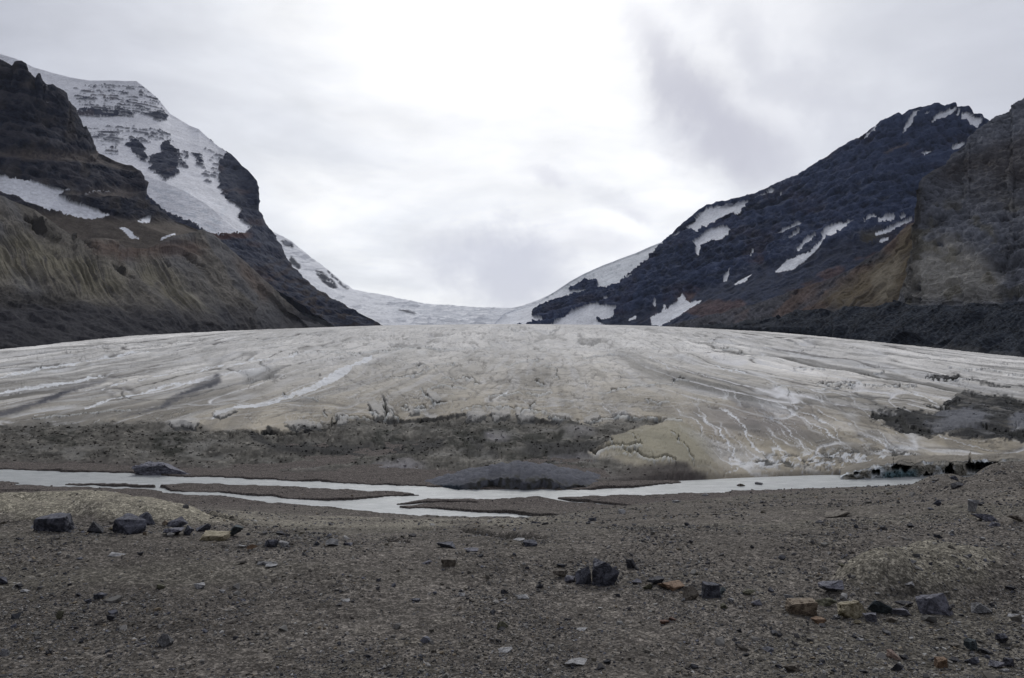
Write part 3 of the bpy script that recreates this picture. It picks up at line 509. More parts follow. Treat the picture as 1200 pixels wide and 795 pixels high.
gl_ = gla(px, py); icet = fbm2(px * .09 + py * .05, py * .35 - px * .1, 4, 141)
sc_ = cmix(sc_, (.52, .58, .64), gl_ * ss(-.1, .5, icet) * .55); sc_ *= (1 - .06 * np.clip(ns, 0, 1))[..., None]
c = c * (1 - snow[..., None]) + sc_ * snow[..., None]
P, c = add_back(P, c, 1100)
structure(grid_mesh('snowy_mountain', P, c, RM))
print('peak', round(time.time() - T0, 1))

# --- dark banded cliff in front of it, with the snow apron and talus at its foot
ridC1 = [(-300, 40, 1650), (-120, 62), (-40, 60), (0, 70, 1800), (10, 75), (14, 78), (18, 73), (25, 72, 1800), (30, 75), (34, 84), (40, 91), (43, 92), (44.5, 86), (47, 86), (50, 94, 1820), (55, 99), (62, 99), (72, 105, 1850), (79, 110), (81, 118), (90, 128), (93, 138, 1880), (95, 143), (100, 149), (105, 158), (109, 170), (113, 178, 1900), (125, 183), (140, 190), (155, 195, 1900), (164, 201), (170, 209), (171.5, 218), (171, 232, 1850), (178, 241), (190, 252, 1780), (215, 262, 1750), (240, 272, 1700), (258, 290, 1650), (300, 330, 1600), (330, 380, 1580)]
px, py, d, t = loft([[(-300, 330, 1250), (0, 300, 1350), (100, 320, 1400), (200, 325, 1450), (330, 385, 1550)],
                     [(-300, 190, 1500), (0, 208, 1560), (60, 222, 1580), (110, 240, 1600), (170, 262, 1600), (240, 292, 1580), (330, 383, 1570)], ridC1], 1150, [170, 330])
P0 = to_world(px, py, d); P = P0.copy(); Nn = normals(smoothrows(P, 6)); Nn *= np.sign(-Nn[..., 1:2]); x_, y_, z_ = P0[..., 0], P0[..., 1], P0[..., 2]
r1 = fbm3(x_ * .008, y_ * .008, z_ * .008, 5, 151, ridged=True); fl = fbm3(x_ * .045, y_ * .045, z_ * .008, 4, 155, ridged=True)
ns = fbm2(px * .1, py * .2, 4, 157); nf = fbm2(px * .5, py * .8, 3, 159)
strata = (z_ + 8 * r1 + .1 * x_) / 17.0; stf = strata - np.floor(strata); stn = vn2(np.floor(strata) * 5.3, x_ * .006, 6)
mS = Mask().poly([(-320, 215), (0, 206), (17, 207), (36, 211), (69, 221), (84, 222), (68, 229), (83, 236), (105, 243), (131, 251), (117, 254), (102, 256), (75, 249), (42, 242), (17, 232), (0, 226), (-320, 250)]).poly([(138, 265), (149, 265), (157, 272), (166, 279), (155, 277)]).poly([(161, 257), (178, 253), (176, 259), (168, 259)]).line([(188, 279), (196, 276), (206, 272)], 2.5).line([(98, 225), (115, 222), (132, 223)], 1.2, .8)
mS.line([(50, 100), (55, 101)], 1.6).line([(52, 121), (56, 122)], 1.2).line([(60, 213), (90, 218)], .8, .6).blur(.6)
snow = ss(.4, .6, mS(px + ns * 3, py + nf * 1.8) + .1 * nf)
cliff = 1 - ss(246, 256, py + (px - 100) * -.08)
bench = Mask().poly([(-320, 165), (0, 174), (60, 176), (112, 180), (150, 192), (165, 203), (140, 200), (100, 190), (40, 185), (0, 182), (-320, 172)]).poly([(75, 228), (110, 220), (150, 220), (168, 226), (150, 232), (105, 232)]).blur(2); bm = bench(px, py)
h = (1 - snow) * cliff * (fl * 8 * (1 - bm) + r1 * 15 + np.where(stf < .6, stf, (1 - stf) * 1.5) * 4.5 - bm * 10) + (1 - cliff) * (r1 * 5)
h = (h - h.mean()) * .75; P += Nn * (h * ridgefix(t, .98))[..., None]
c = np.zeros(px.shape + (3,), f32) + np.array((.02, .023, .034), f32); c *= np.clip(1 + .4 * stn + .6 * nf + .4 * ns + .6 * fl, .3, 3)[..., None]
c = cmix(c, (.08, .075, .078), ss(.1, .7, fl + .6 * stn) * .5); c = cmix(c, (.07, .062, .055), ss(.1, .6, fbm2(px * .06, py * .05, 3, 161)) * .5); c = cmix(c, (.14, .12, .105), bm * (.6 + .5 * nf))
tal = np.zeros_like(c) + np.array((.115, .1, .085), f32); tal *= (1 + .15 * nf + .22 * ns)[..., None]; c = c * cliff[..., None] + tal * (1 - cliff[..., None])
c = c * (1 - snow[..., None]) + np.array((.84, .86, .9), f32) * (snow * (1 - .1 * np.clip(ns, 0, 1)))[..., None]
P, c = add_back(P, c, 500)
structure(grid_mesh('banded_cliff', P, c, RM))

# --- lateral moraine and scree slope on the left
def edge_row(xs, dpy=8, dd=1.0): return [(x, float(edge_py(x)) + dpy, float(edge_d(x)) * dd) for x in xs]
ridC2 = [(-300, 130, 850), (-100, 195), (0, 229, 1000), (17, 236), (35, 243), (53, 253, 1050), (69, 266), (88, 276), (105, 280, 1150), (122, 281), (138, 283), (149, 290, 1220), (160, 292), (172, 291), (194, 281, 1300), (208, 277), (221, 275), (238, 270, 1380), (250, 276, 1400), (268, 291), (290, 310, 1450), (310, 330, 1500), (330, 349, 1550), (350, 367), (372, 379, 1750), (392, 386, 1850)]
base = edge_row([-300, -100, 0, 75, 150, 225, 300, 350, 392])
px, py, d, t = loft([base, [(-300, 395, 480), (0, 372, 690), (80, 374, 780), (150, 377, 880), (225, 376, 1020), (300, 374, 1270), (350, 381, 1600), (392, 388, 1850)],
                     [(-300, 300, 640), (0, 312, 820), (80, 325, 900), (150, 335, 1000), (225, 333, 1150), (300, 348, 1380), (350, 374, 1650), (392, 387, 1850)], ridC2], 1200, [90, 150, 200])
P0 = to_world(px, py, d); P = P0.copy(); Nn = normals(smoothrows(P, 8)); Nn *= np.sign(-Nn[..., 1:2]); x_, y_, z_ = P0[..., 0], P0[..., 1], P0[..., 2]
ns = fbm2(px * .07, py * .1, 4, 171); nf = fbm2(px * .5, py * .7, 3, 173)
gc = px - .62 * (py - 230) + 16 * fbm2(px * .012, py * .015, 2, 170) + 1.5 * ns                                   # gullies run down and to the right
gul = fbm2(gc * .045, py * .008, 3, 175, ridged=True); gul2 = fbm2(gc * .15, py * .012, 3, 177, ridged=True)
face = Mask().poly([(-320, 290), (-20, 285), (30, 275), (60, 290), (95, 300), (125, 318), (150, 338), (130, 352), (90, 347), (60, 330), (0, 325), (-320, 340)]).poly([(140, 320), (170, 310), (200, 318), (225, 345), (240, 365), (210, 368), (180, 350)]).blur(9); fa = face(px, py)
low = Mask().poly([(-320, 360), (0, 338), (60, 345), (130, 363), (200, 372), (270, 383), (300, 400), (-320, 460)]).blur(6); lo = low(px + ns * 8, py + ns * 5)
gul3 = fbm2(gc * .4, py * .035, 2, 178, ridged=True); gm0 = ss(-.5, .4, fbm2(px * .03, py * .04, 3, 185)); h = gul * (3 + 4.5 * fa) * (1 - lo * .8) + gul2 * gm0 * (1.0 + 4.5 * fa) * (1 - .7 * lo) + gul3 * (.5 + fa) * (1 - lo) + fbm3(x_ * .025, y_ * .025, z_ * .04, 4, 187, ridged=True) * 5 * (1 - fa) + fbm3(x_ * .05, y_ * .05, z_ * .05, 4, 179) * (2.2 + 3 * lo) + fbm3(x_ * .01, y_ * .01, z_ * .01, 3, 181) * 7
P += Nn * (h * ss(0, .03, t) * ridgefix(t, .97))[..., None]
c = np.zeros(px.shape + (3,), f32) + np.array((.115, .107, .095), f32); gm_ = ss(-.5, .4, fbm2(px * .03, py * .04, 3, 185)); c *= (np.exp(.45 * ns + .35 * nf + .45 * fbm2(px * .02, py * .05, 3, 186)) * (1 + (.34 * gul2 + .2 * gul3) * gm_ * (.25 + .75 * fa)))[..., None]
c = cmix(c, (.165, .152, .105), fa * ss(-.5, .4, gul2 + ns) * .6); c = cmix(c, (.12, .122, .13), ss(-.1, .35, fbm2(gc * .03 + 5, py * .006, 3, 183)) * .65 * (1 - fa))
red = Mask().poly([(100, 280), (150, 288), (200, 283), (240, 290), (235, 305), (200, 300), (150, 305), (110, 300)]).blur(5)(px + ns * 8, py + nf * 2); c = cmix(c, (.1, .067, .053), red * .75)
ora = Mask().poly([(270, 300), (290, 312), (320, 350), (310, 352), (285, 330)]).blur(5)(px, py); c = cmix(c, (.15, .105, .075), ora * .6)
drk = Mask().line([(30, 256), (50, 268), (66, 282)], [5, 12, 5]).line([(85, 275), (100, 282), (112, 294)], [3, 5, 3]).line([(133, 313), (145, 318), (152, 326)], [3, 6, 3]).line([(214, 300), (224, 308), (234, 318)], [3, 4, 2]).line([(193, 308), (200, 314)], 3).poly([(295, 350), (330, 350), (385, 384), (300, 378)], .0).blur(1.5)(px + ns * 5, py + nf * 2)
c = cmix(c, (.04, .038, .034), drk * .75); P += Nn * (-drk * 9)[..., None]
pale = Mask().line([(212, 338), (225, 350), (240, 362), (258, 372)], [2, 4, 4, 1]).line([(12, 315), (25, 330), (40, 342)], [1, 3, 1]).blur(1)(px, py); c = cmix(c, (.25, .24, .2), pale * .7)
lc = np.zeros_like(c) + np.array((.042, .04, .039), f32); lc *= np.exp(.7 * ns + .7 * nf)[..., None]; c = c * (1 - lo[..., None]) + lc * lo[..., None]
c = cmix(c, (.042, .043, .052), ss(350, 372, py) * .6)
P, c = add_back(P, c, 200)
SCM = terrain_mat('scree', [(.02, .1), (.1, .16), (.5, .18)], [(.08, 1.6), (.4, .6)], .95, spec=.04)
structure(grid_mesh('moraine_slope', P, c, SCM))
print('left', round(time.time() - T0, 1))

# --- mountain on the right
ridD = [(575, 384, 2900), (590, 368, 3200), (600, 363, 3350), (612, 360), (625, 357, 3300), (635, 350), (650, 341, 3250), (668, 329), (683, 321), (705, 311), (726, 303, 3200), (745, 296), (761, 288.5), (775, 283), (784, 278, 3150), (792, 270), (800, 263), (808, 256), (816, 249), (828, 241, 3100), (840, 237), (853, 235.5), (870, 230), (885, 227), (905, 217), (935, 205, 3000), (950, 195), (970, 183), (985, 173), (1000, 164, 2900), (1010, 159), (1020, 152), (1034, 141), (1045, 135), (1053, 133), (1057, 135.5), (1066, 130), (1075, 127), (1084, 125), (1091, 124), (1095, 121), (1101, 120.5), (1107, 125), (1113, 122), (1119, 121, 2850), (1121, 126), (1127, 125), (1134, 125), (1139, 130), (1141, 134), (1150, 134), (1153, 139), (1180, 150, 2800), (1340, 130, 2700)]
px, py, d, t = loft([[(575, 392, 2800), (750, 388, 2400), (850, 392, 2000), (1000, 396, 1800), (1340, 420, 1600)],
                     [(575, 388, 2850), (620, 376, 2900), (700, 354, 2750), (800, 332, 2550), (900, 305, 2350), (1000, 278, 2250), (1100, 262, 2200), (1340, 262, 2100)], ridD], 1500, [170, 300])
P0 = to_world(px, py, d); P = P0.copy(); Nn = normals(smoothrows(P, 8)); Nn *= np.sign(-Nn[..., 1:2]); x_, y_, z_ = P0[..., 0], P0[..., 1], P0[..., 2]
r1 = fbm3(x_ * .005, y_ * .005, z_ * .005, 5, 191, ridged=True); fl = fbm3(x_ * .035, y_ * .035, z_ * .004, 4, 195, ridged=True)
ns = fbm2(px * .1, py * .15, 4, 197); nf = fbm2(px * .5, py * .7, 3, 199)
strata = (z_ + 14 * r1 - .22 * x_) / 30.0; stf = strata - np.floor(strata); stn = vn2(np.floor(strata) * 6.1, x_ * .004, 8)
mD = Mask().poly([(560, 340), (700, 270), (786, 270), (782, 279), (771, 290), (761, 300), (756, 307), (741, 316), (730, 327), (723, 333), (712, 337), (701, 338), (701, 328), (694, 327), (688, 328), (676, 332), (665, 337), (668, 341), (685, 338), (683, 341.5), (658, 347), (640, 354), (625, 361), (622, 371), (638, 374), (618, 379), (560, 392)])
mD.poly([(643, 383), (655, 374), (673, 365), (691, 356), (705, 357), (721, 360), (718, 371), (706, 374), (700, 371), (698, 374), (709, 381), (700, 386)]).poly([(763, 370), (773, 366), (790, 355), (800, 343), (803, 350), (809, 353), (823, 350), (810, 359), (796, 369), (774, 380), (764, 380)]).line([(766, 358), (769, 352)], 2).line([(779, 357), (775, 365)], 2)
mD.poly([(806, 268), (815, 257), (827, 245), (852, 240), (877, 236), (873, 243), (869, 248), (852, 253), (839, 259), (828, 266), (816, 271)]).poly([(814, 285), (821, 278), (829, 272), (842, 265), (857, 267), (853, 274), (844, 280), (830, 283), (822, 289), (820, 300), (817, 297), (817, 288)])
mD.poly([(847, 329), (849, 322), (856, 313), (852, 327)]).poly([(857, 334), (868, 326), (882, 320), (870, 330)]).poly([(907, 318), (920, 306), (936, 299), (947, 295), (952, 296), (944, 303), (927, 315)]).poly([(962, 273), (970, 264), (980, 260), (1000, 258), (988, 268), (976, 276), (968, 277), (961, 287), (952, 297), (948, 296), (961, 283), (964, 276)])
for L, w in [([(936, 292), (944, 283), (955, 275)], 3.4), ([(914, 273), (925, 267), (938, 262)], 3.2), ([(925, 280), (936, 269)], 2.4), ([(1013, 258.5), (1026, 254)], 3.6), ([(1032, 258), (1039, 256), (1046, 255)], 5.5), ([(1056, 255), (1060, 253)], 3), ([(1028, 273), (1045, 267), (1057, 261), (1067, 258)], 3.4), ([(1033, 281), (1040, 278)], 2.5),
             ([(1059, 158), (1061, 150), (1068, 141), (1075, 131)], [1, 2.5, 4, 4]), ([(1093, 143), (1099, 137), (1109, 133), (1119, 127)], [3, 5, 7, 3]), ([(1010, 164), (1017, 158), (1024, 154), (1026, 149)], [1.5, 2.4, 3, 2]), ([(1118, 174), (1127, 169)], 4.5), ([(1083, 181), (1091, 178)], 2.6), ([(1122, 134), (1124, 128)], 2), ([(1085, 135), (1089, 132)], 1.5),
             ([(885, 232), (896, 228), (906, 222)], 2), ([(915, 228), (918, 226)], 1.5), ([(790, 277), (797, 273)], 2.2), ([(880, 300), (882, 294)], 2), ([(740, 322), (735, 325)], 2.2), ([(709, 350), (711, 349)], 2.5), ([(738, 374), (744, 371)], 2.5)]: mD.line(L, w)
mD.poly([(1127, 133), (1134, 131), (1143, 137), (1152, 139), (1146, 150), (1138, 146), (1134, 141), (1128, 141)]).blur(.7)
snow = ss(.38, .6, 1.5 * mD(px + ns * 2.6, py + nf * 1.6) + .18 * nf)
strip = ss(.5, .75, stf) * ss(828, 835, px) * ss(890, 875, px) * ss(245, 241, py); snow = snow * (1 - .8 * strip)
lowz = Mask().poly([(560, 400), (720, 372), (780, 352), (850, 325), (920, 296), (1000, 274), (1066, 262), (1340, 262), (1340, 430), (560, 430)]).blur(5); lw = lowz(px + ns * 14, py + ns * 9)
brn = ss(.0, .35, fbm2(px * .03 + py * .015, py * .05, 4, 203)) 
h = (1 - snow) * (fl * 13 * (1 - .7 * lw) + r1 * 8 * (1 - .5 * lw) + np.where(stf < .6, stf, (1 - stf) * 1.5) * 9 * (1 - .95 * lw)) + snow * r1 * 6
h = h - h.mean(); P += Nn * (h * ridgefix(t, .98))[..., None]
c = np.zeros(px.shape + (3,), f32) + np.array((.024, .034, .064), f32); c *= np.clip(1 + .55 * stn * (1 - .7 * lw) + .5 * nf + .4 * ns + .8 * fl, .3, 3)[..., None]
dk_ = np.clip(1 + .6 * nf + .4 * ns + .3 * fl, .3, 2)[..., None]; c = c * (1 - (brn * (.15 + .6 * lw))[..., None]) + np.array((.085, .053, .045), f32) * dk_ * (brn * (.15 + .6 * lw))[..., None]; c = cmix(c, (.042, .043, .05), lw * .4 * (1 - brn))
c = cmix(c, (.052, .070, .125), ss(.1, .7, fl + .5 * stn + .4 * ns) * .5 * (1 - lw)); c = cmix(c, (.13, .105, .095), Mask().line([(1036, 181), (1050, 176), (1064, 171)], [2, 5, 3]).blur(1)(px + ns * 2, py + nf) * .7)
c = cmix(c, (.1, .085, .04), Mask().poly([(1000, 275), (1030, 268), (1040, 276), (1015, 283)]).blur(3)(px + ns * 8, py + nf * 3) * .6)
cap = ss(.2, .6, fbm2(px * .2, py * .3, 4, 207)) * ss(790, 760, px)
sc_ = cmix(np.zeros_like(c) + np.array((.84, .86, .89), f32), (.45, .5, .53), cap * .8 * ss(352, 345, py)); sc_ = cmix(sc_, (.55, .59, .61), ss(790, 770, px) * ss(350, 335, py) * .4)
c = c * (1 - snow[..., None]) + sc_ * snow[..., None]
P, c = add_back(P, c, 900)
structure(grid_mesh('mountain', P, c, RM))
print('right', round(time.time() - T0, 1))

# --- debris slope below it, bluff, and rubble apron beside the ice
px, py, d, t = loft([[(770, 392, 2300), (850, 394, 1500), (960, 404, 1050), (1060, 410, 850), (1340, 430, 700)],
                     [(770, 384, 2380), (830, 371, 2000), (880, 358, 1750), (930, 340, 1550), (970, 328, 1400), (1000, 314, 1300), (1030, 294, 1240), (1050, 277, 1200), (1067, 262, 1180), (1100, 255, 1180), (1340, 250, 1150)]], 900, [260])
P0 = to_world(px, py, d); P = P0.copy(); Nn = normals(P); Nn *= np.sign(-Nn[..., 1:2]); x_, y_, z_ = P0[..., 0], P0[..., 1], P0[..., 2]
ns = fbm2(px * .07, py * .1, 4, 211); nf = fbm2(px * .5, py * .6, 3, 213); gc = px + .95 * py + 8 * ns; gul = fbm2(gc * .05, py * .01, 4, 215, ridged=True); gul2 = fbm2(gc * .2, py * .02, 3, 216, ridged=True)
P += Nn * ((gul * 5 + gul2 * 2 + fbm3(x_ * .04, y_ * .04, z_ * .04, 4, 217) * 4 + fbm3(x_ * .012, y_ * .012, z_ * .012, 3, 218) * 10) * ridgefix(t, .95))[..., None]
c = np.zeros(px.shape + (3,), f32) + np.array((.04, .041, .05), f32); c *= (1 + .25 * ns + .35 * nf + .25 * gul + .2 * gul2)[..., None]
c = cmix(c, (.095, .06, .045), ss(.0, .4, fbm2(gc * .03, py * .03, 3, 219)) * .6)
c *= np.exp(.5 * nf + .3 * ns)[..., None]; c = cmix(c, (.105, .085, .055), Mask().poly([(955, 358), (985, 335), (1020, 312), (1052, 285), (1070, 262), (1090, 300), (1085, 362), (1010, 362)]).blur(5)(px + ns * 6, py) * (.75 + .3 * gul2)); c = cmix(c, (.2, .18, .14), Mask().poly([(1020, 320), (1055, 300), (1052, 348), (1028, 352), (1022, 340)]).blur(4)(px + ns * 4, py) * .55)
P, c = add_back(P, c, 150)
structure(grid_mesh('debris_slope', P, c, SCM))

edgeE = [(1050, 362, 1000), (1054, 345, 990), (1060, 325, 1000), (1063, 308, 1010), (1068, 295), (1066, 280, 1020), (1070, 262), (1069, 245, 1040), (1074, 230), (1071, 216, 1060), (1077, 209, 1070), (1090, 200, 1100), (1104, 193), (1112, 180, 1170), (1126, 172), (1131, 160), (1143, 150, 1230), (1154, 142), (1162, 136), (1178, 131, 1280), (1181, 122), (1190, 117), (1200, 111, 1300), (1225, 102), (1260, 88, 1330), (1340, 60, 1380)]
edgeE = [list(p) if len(p) == 3 else [*p, None] for p in edgeE]; kk_ = [i for i, p in enumerate(edgeE) if p[2]]
xs_ = np.maximum.accumulate(np.array([p[0] for p in edgeE], float) + np.arange(len(edgeE)) * .3); ys_ = np.array([p[1] for p in edgeE], float); ds_ = np.interp(range(len(edgeE)), kk_, [edgeE[k][2] for k in kk_])
bd_ = np.interp(xs_, [1050, 1075, 1110, 1160, 1210, 1340], [985, 935, 880, 810, 760, 650]); by_ = np.interp(xs_, [1050, 1340], [366, 378])
xd_ = np.arange(1000, 1400); yd_ = np.convolve(np.pad(np.interp(xd_, xs_, ys_), 45, mode='edge'), np.hanning(91) / np.hanning(91).sum(), 'valid'); yss_ = np.maximum(np.interp(xs_, xd_, yd_), ys_ + 1)
mk = lambda f_, g_: [(x, b0 + ((y if f_ == 1 else ysm) - b0) * f_, b1 + (d1 - b1) * g_) for x, y, d1, b0, b1, ysm in zip(xs_, ys_, ds_, by_, bd_, yss_)]
px, py, d, t = loft([mk(0, 0), mk(.33, .12), mk(.68, .45), mk(1, 1)], 900, [160, 170, 190])
P0 = to_world(px, py, d); P = P0.copy(); Nn = normals(smoothrows(P, 8)); Nn *= np.sign(-Nn[..., 1:2]); x_, y_, z_ = P0[..., 0], P0[..., 1], P0[..., 2]
ns = fbm2(px * .05, py * .07, 4, 221); nf = fbm2(px * .5, py * .6, 3, 223); wv = fbm3(x_ * .01, y_ * .01, z_ * .01, 3, 225)
fold = fbm3(x_ * .012 + wv * 1.2, y_ * .012, z_ * .06 + wv * 3 + x_ * .012, 5, 227, ridged=True); vert = fbm3(x_ * .06, y_ * .06, z_ * .018, 4, 229, ridged=True)
r1 = fbm3(x_ * .015, y_ * .015, z_ * .015, 4, 231, ridged=True); lower = ss(250, 300, py); soft = Mask().poly([(1100, 215), (1200, 190), (1340, 180), (1340, 250), (1200, 255), (1130, 235)]).blur(12)(px, py)
crag = fbm3(x_ * .09, y_ * .09, z_ * .07, 4, 230, ridged=True); h = r1 * 6 + fold * (7 - 4 * soft) + vert * 5 * mix(.5, 1, lower) + crag * 4.5 * (1 - .4 * soft); h -= h.mean()
P += Nn * (h * ridgefix(t, .97) * (.35 + .65 * ss(0, .3, (px - 1050) / 100)))[..., None]
c = np.zeros(px.shape + (3,), f32) + np.array((.078, .083, .096), f32); c *= np.clip(1 + .7 * fold + .5 * nf + .5 * ns + .8 * crag, .25, 3)[..., None]
palf = Mask().poly([(1066, 354), (1068, 330), (1080, 290), (1110, 280), (1150, 300), (1180, 330), (1170, 352), (1100, 360)]).blur(7)(px + 10 * ns, py + 6 * ns)
c = cmix(c, (.33, .32, .29), palf * ss(-.5, .5, vert + ns + crag) * .85); c = cmix(c, (.1, .088, .045), ss(.1, .5, fbm2(px * .05 + 3, py * .05, 3, 233)) * ss(220, 250, py) * .5)
c = cmix(c, (.05, .042, .025), ss(1085, 1072, px + 4 * ns) * ss(370, 330, py) * .6)
c = cmix(c, (.055, .042, .032), Mask().poly([(1110, 190), (1200, 160), (1340, 150), (1340, 215), (1200, 215), (1150, 205), (1095, 215)]).blur(6)(px + ns * 8, py + ns * 5) * .6); c = cmix(c, (.06, .056, .055), soft * .5)
c = cmix(c, (.16, .155, .15), Mask().poly([(1074, 214), (1090, 200), (1104, 193), (1100, 200), (1082, 212)]).blur(1.5)(px + ns * 3, py + nf * 1.5) * .6)
P, c = add_back(P, c, 260)
structure(grid_mesh('rock_bluff', P, c, RM))

ridF = [(770, 385, 2350), (830, 381, 1750), (870, 377, 1480), (910, 371, 1300), (950, 364, 1180), (985, 362, 1080), (1010, 360, 1020), (1035, 354, 980), (1050, 352, 950), (1075, 358, 890), (1110, 360, 830), (1150, 357, 770), (1200, 353, 710), (1340, 345, 590)]
px, py, d, t = loft([edge_row([770, 800, 850, 900, 960, 1020, 1080, 1140, 1200, 1270, 1340], 7),
                     [(770, 386, 2330), (850, 384, 1500), (900, 384, 1250), (960, 384, 1080), (1020, 384, 950), (1080, 388, 830), (1140, 390, 740), (1200, 390, 665), (1340, 396, 540)], ridF], 1100, [90, 150])
P0 = to_world(px, py, d); P = P0.copy(); Nn = normals(smoothrows(P, 8)); Nn *= np.sign(-Nn[..., 1:2]); x_, y_, z_ = P0[..., 0], P0[..., 1], P0[..., 2]
ns = fbm2(px * .06, py * .14, 4, 241); nf = fbm2(px * .5, py * .7, 3, 243)
P += Nn * ((fbm3(x_ * .06, y_ * .06, z_ * .06, 5, 245) * 5 + fbm3(x_ * .018, y_ * .018, z_ * .018, 3, 247) * 8 + fbm3(x_ * .35, y_ * .35, z_ * .35, 2, 248) * .8) * ss(0, .04, t))[..., None]
c = np.zeros(px.shape + (3,), f32) + np.array((.026, .031, .04), f32); c *= np.clip(1 + .5 * ns + .9 * nf, .3, 3)[..., None]; c = cmix(c, (.13, .13, .14), ss(.5, .75, nf) * .5)
c = cmix(c, (.1, .1, .1), ss(396, 401, py - (px - 1050) * .12) * ss(1050, 1080, px) * .35)
P, c = add_back(P, c, 60)
structure(grid_mesh('rubble_slope', P, c, SCM))
print('mountains', round(time.time() - T0, 1))

# ================================================================== STONES
rs_ = np.random.RandomState(7)
def hull_rock(seed, n=16, blocky=.5, sub=0, rough=.05, flat=None):
    """angular stone: convex hull of scattered points, optionally subdivided and roughened; unit half-extents"""
    r = np.random.RandomState(seed); v = r.normal(size=(n, 3)); v /= np.linalg.norm(v, axis=1, keepdims=True)
    if blocky: m_ = np.abs(v).max(1, keepdims=True); v = v * (1 - blocky) + (v / m_) * blocky * .85
    if blocky >= .7:
        k8 = np.array([[i, j, k] for i in (-1, 1) for j in (-1, 1) for k in (-1, 1)], float); v = np.concatenate([k8 * r.uniform(.55, 1, (8, 3)), v[:5] * r.uniform(.8, 1.12, (5, 1))])
    else: v *= r.uniform(.8, 1.05, (n, 1))
    v = v * 1.0; v[:, 2] = np.where(v[:, 2] > 0, v[:, 2] * .9, v[:, 2])
    v = (v - (v.max(0) + v.min(0)) / 2) / ((v.max(0) - v.min(0)) / 2)
    bm = bmesh.new(); [bm.verts.new(q) for q in v]; g = bmesh.ops.convex_hull(bm, input=bm.verts)
    bmesh.ops.delete(bm, geom=list({e for e in g['geom_interior'] if isinstance(e, bmesh.types.BMVert)}), context='VERTS')
    if sub:
        bmesh.ops.bevel(bm, geom=list(bm.edges), offset=.03, segments=1, affect='EDGES')
        bmesh.ops.triangulate(bm, faces=bm.faces[:])
        for _ in range(sub): bmesh.ops.subdivide_edges(bm, edges=bm.edges[:], cuts=1, use_grid_fill=True)
        bmesh.ops.triangulate(bm, faces=bm.faces[:])
    co = np.array([q.co[:] for q in bm.verts])
    if sub:
        nz = fbm3(co[:, 0] * 2 + seed, co[:, 1] * 2, co[:, 2] * 2, 3, seed); n2 = fbm3(co[:, 0] * 6 + seed, co[:, 1] * 6, co[:, 2] * 6, 3, seed + 5, ridged=True)
        L = np.linalg.norm(co, axis=1, keepdims=True); co = co * (1 + (nz * rough * 1.8 + n2 * rough)[:, None])
        crk = vn3(co[:, 0] * 1.7 + seed * .37, co[:, 1] * 1.7, co[:, 2] * 1.7 + 5, seed + 9); co *= (1 - .1 * ss(.08, .0, np.abs(crk)))[:, None]
    bm.verts.ensure_lookup_table(); bm.verts.index_update()
    fc = [[q.index for q in f.verts] for f in bm.faces]; bm.free(); return co, fc

ROCKCOL = dict(navy=((.04, .043, .06), (.14, .145, .175)), black=((.022, .023, .028), (.06, .06, .07)), purple=((.10, .1, .125), (.2, .2, .235)), grey=((.13, .13, .135), (.24, .24, .245)),
               pale=((.28, .28, .29), (.42, .42, .42)), tan=((.21, .16, .115), (.33, .265, .19)), yellow=((.19, .155, .07), (.42, .37, .26)), orange=((.2, .12, .065), (.3, .2, .13)),
               brown=((.1, .08, .062), (.21, .185, .15)), moss=((.05, .05, .03), (.15, .145, .09)), teal=((.045, .058, .062), (.12, .15, .16)), red=((.12, .06, .04), (.2, .11, .08)), pink=((.3, .2, .15), (.4, .3, .25)))
RMAT = {}
for k_, (a, b2) in ROCKCOL.items():
    m, nt, b = nmat('stone_' + k_); tc = node(nt, 'ShaderNodeTexCoord'); v = tc.outputs['Object']
    nz = noise(nt, v, 4.5, 7, .72, .6); cr = node(nt, 'ShaderNodeValToRGB'); nt.links.new(nz, cr.inputs[0])
    e = cr.color_ramp.elements; e[0].position = .44; e[0].color = (*[q * .6 for q in a], 1); e[1].position = .60; e[1].color = (*b2, 1)
    # light from above painted in: faces that look up turn paler, in patches
    ge = node(nt, 'ShaderNodeNewGeometry'); sx = node(nt, 'ShaderNodeSeparateXYZ'); nt.links.new(ge.outputs['Normal'], sx.inputs[0])
    up = val(nt, 'MULTIPLY', rng(nt, sx.outputs[2], .25, .9, 0, .75), rng(nt, noise(nt, v, 9, 4, .6), .35, .6, .2, 1))
    mx = node(nt, 'ShaderNodeMix', data_type='RGBA'); nt.links.new(up, mx.inputs[0]); nt.links.new(cr.outputs[0], mx.inputs[6]); mx.inputs[7].default_value = (*[min(1, q * 1.25 + .03) for q in b2], 1)
    c2 = tint_mul(nt, mx.outputs[2], rng(nt, noise(nt, v, 28, 3, .6), .3, .7, .75, 1.25)); nt.links.new(c2, b.inputs['Base Color'])
    bp = node(nt, 'ShaderNodeBump'); bp.inputs['Strength'].default_value = 1; bp.inputs['Distance'].default_value = .09
    nt.links.new(val(nt, 'ADD', noise(nt, v, 10, 7, .75), val(nt, 'MULTIPLY', noise(nt, v, 45, 3, .6), .3)), bp.inputs['Height']); nt.links.new(bp.outputs[0], b.inputs['Normal'])
    b.inputs['Roughness'].default_value = .78; b.inputs['Specular IOR Level'].default_value = .35; RMAT[k_] = m

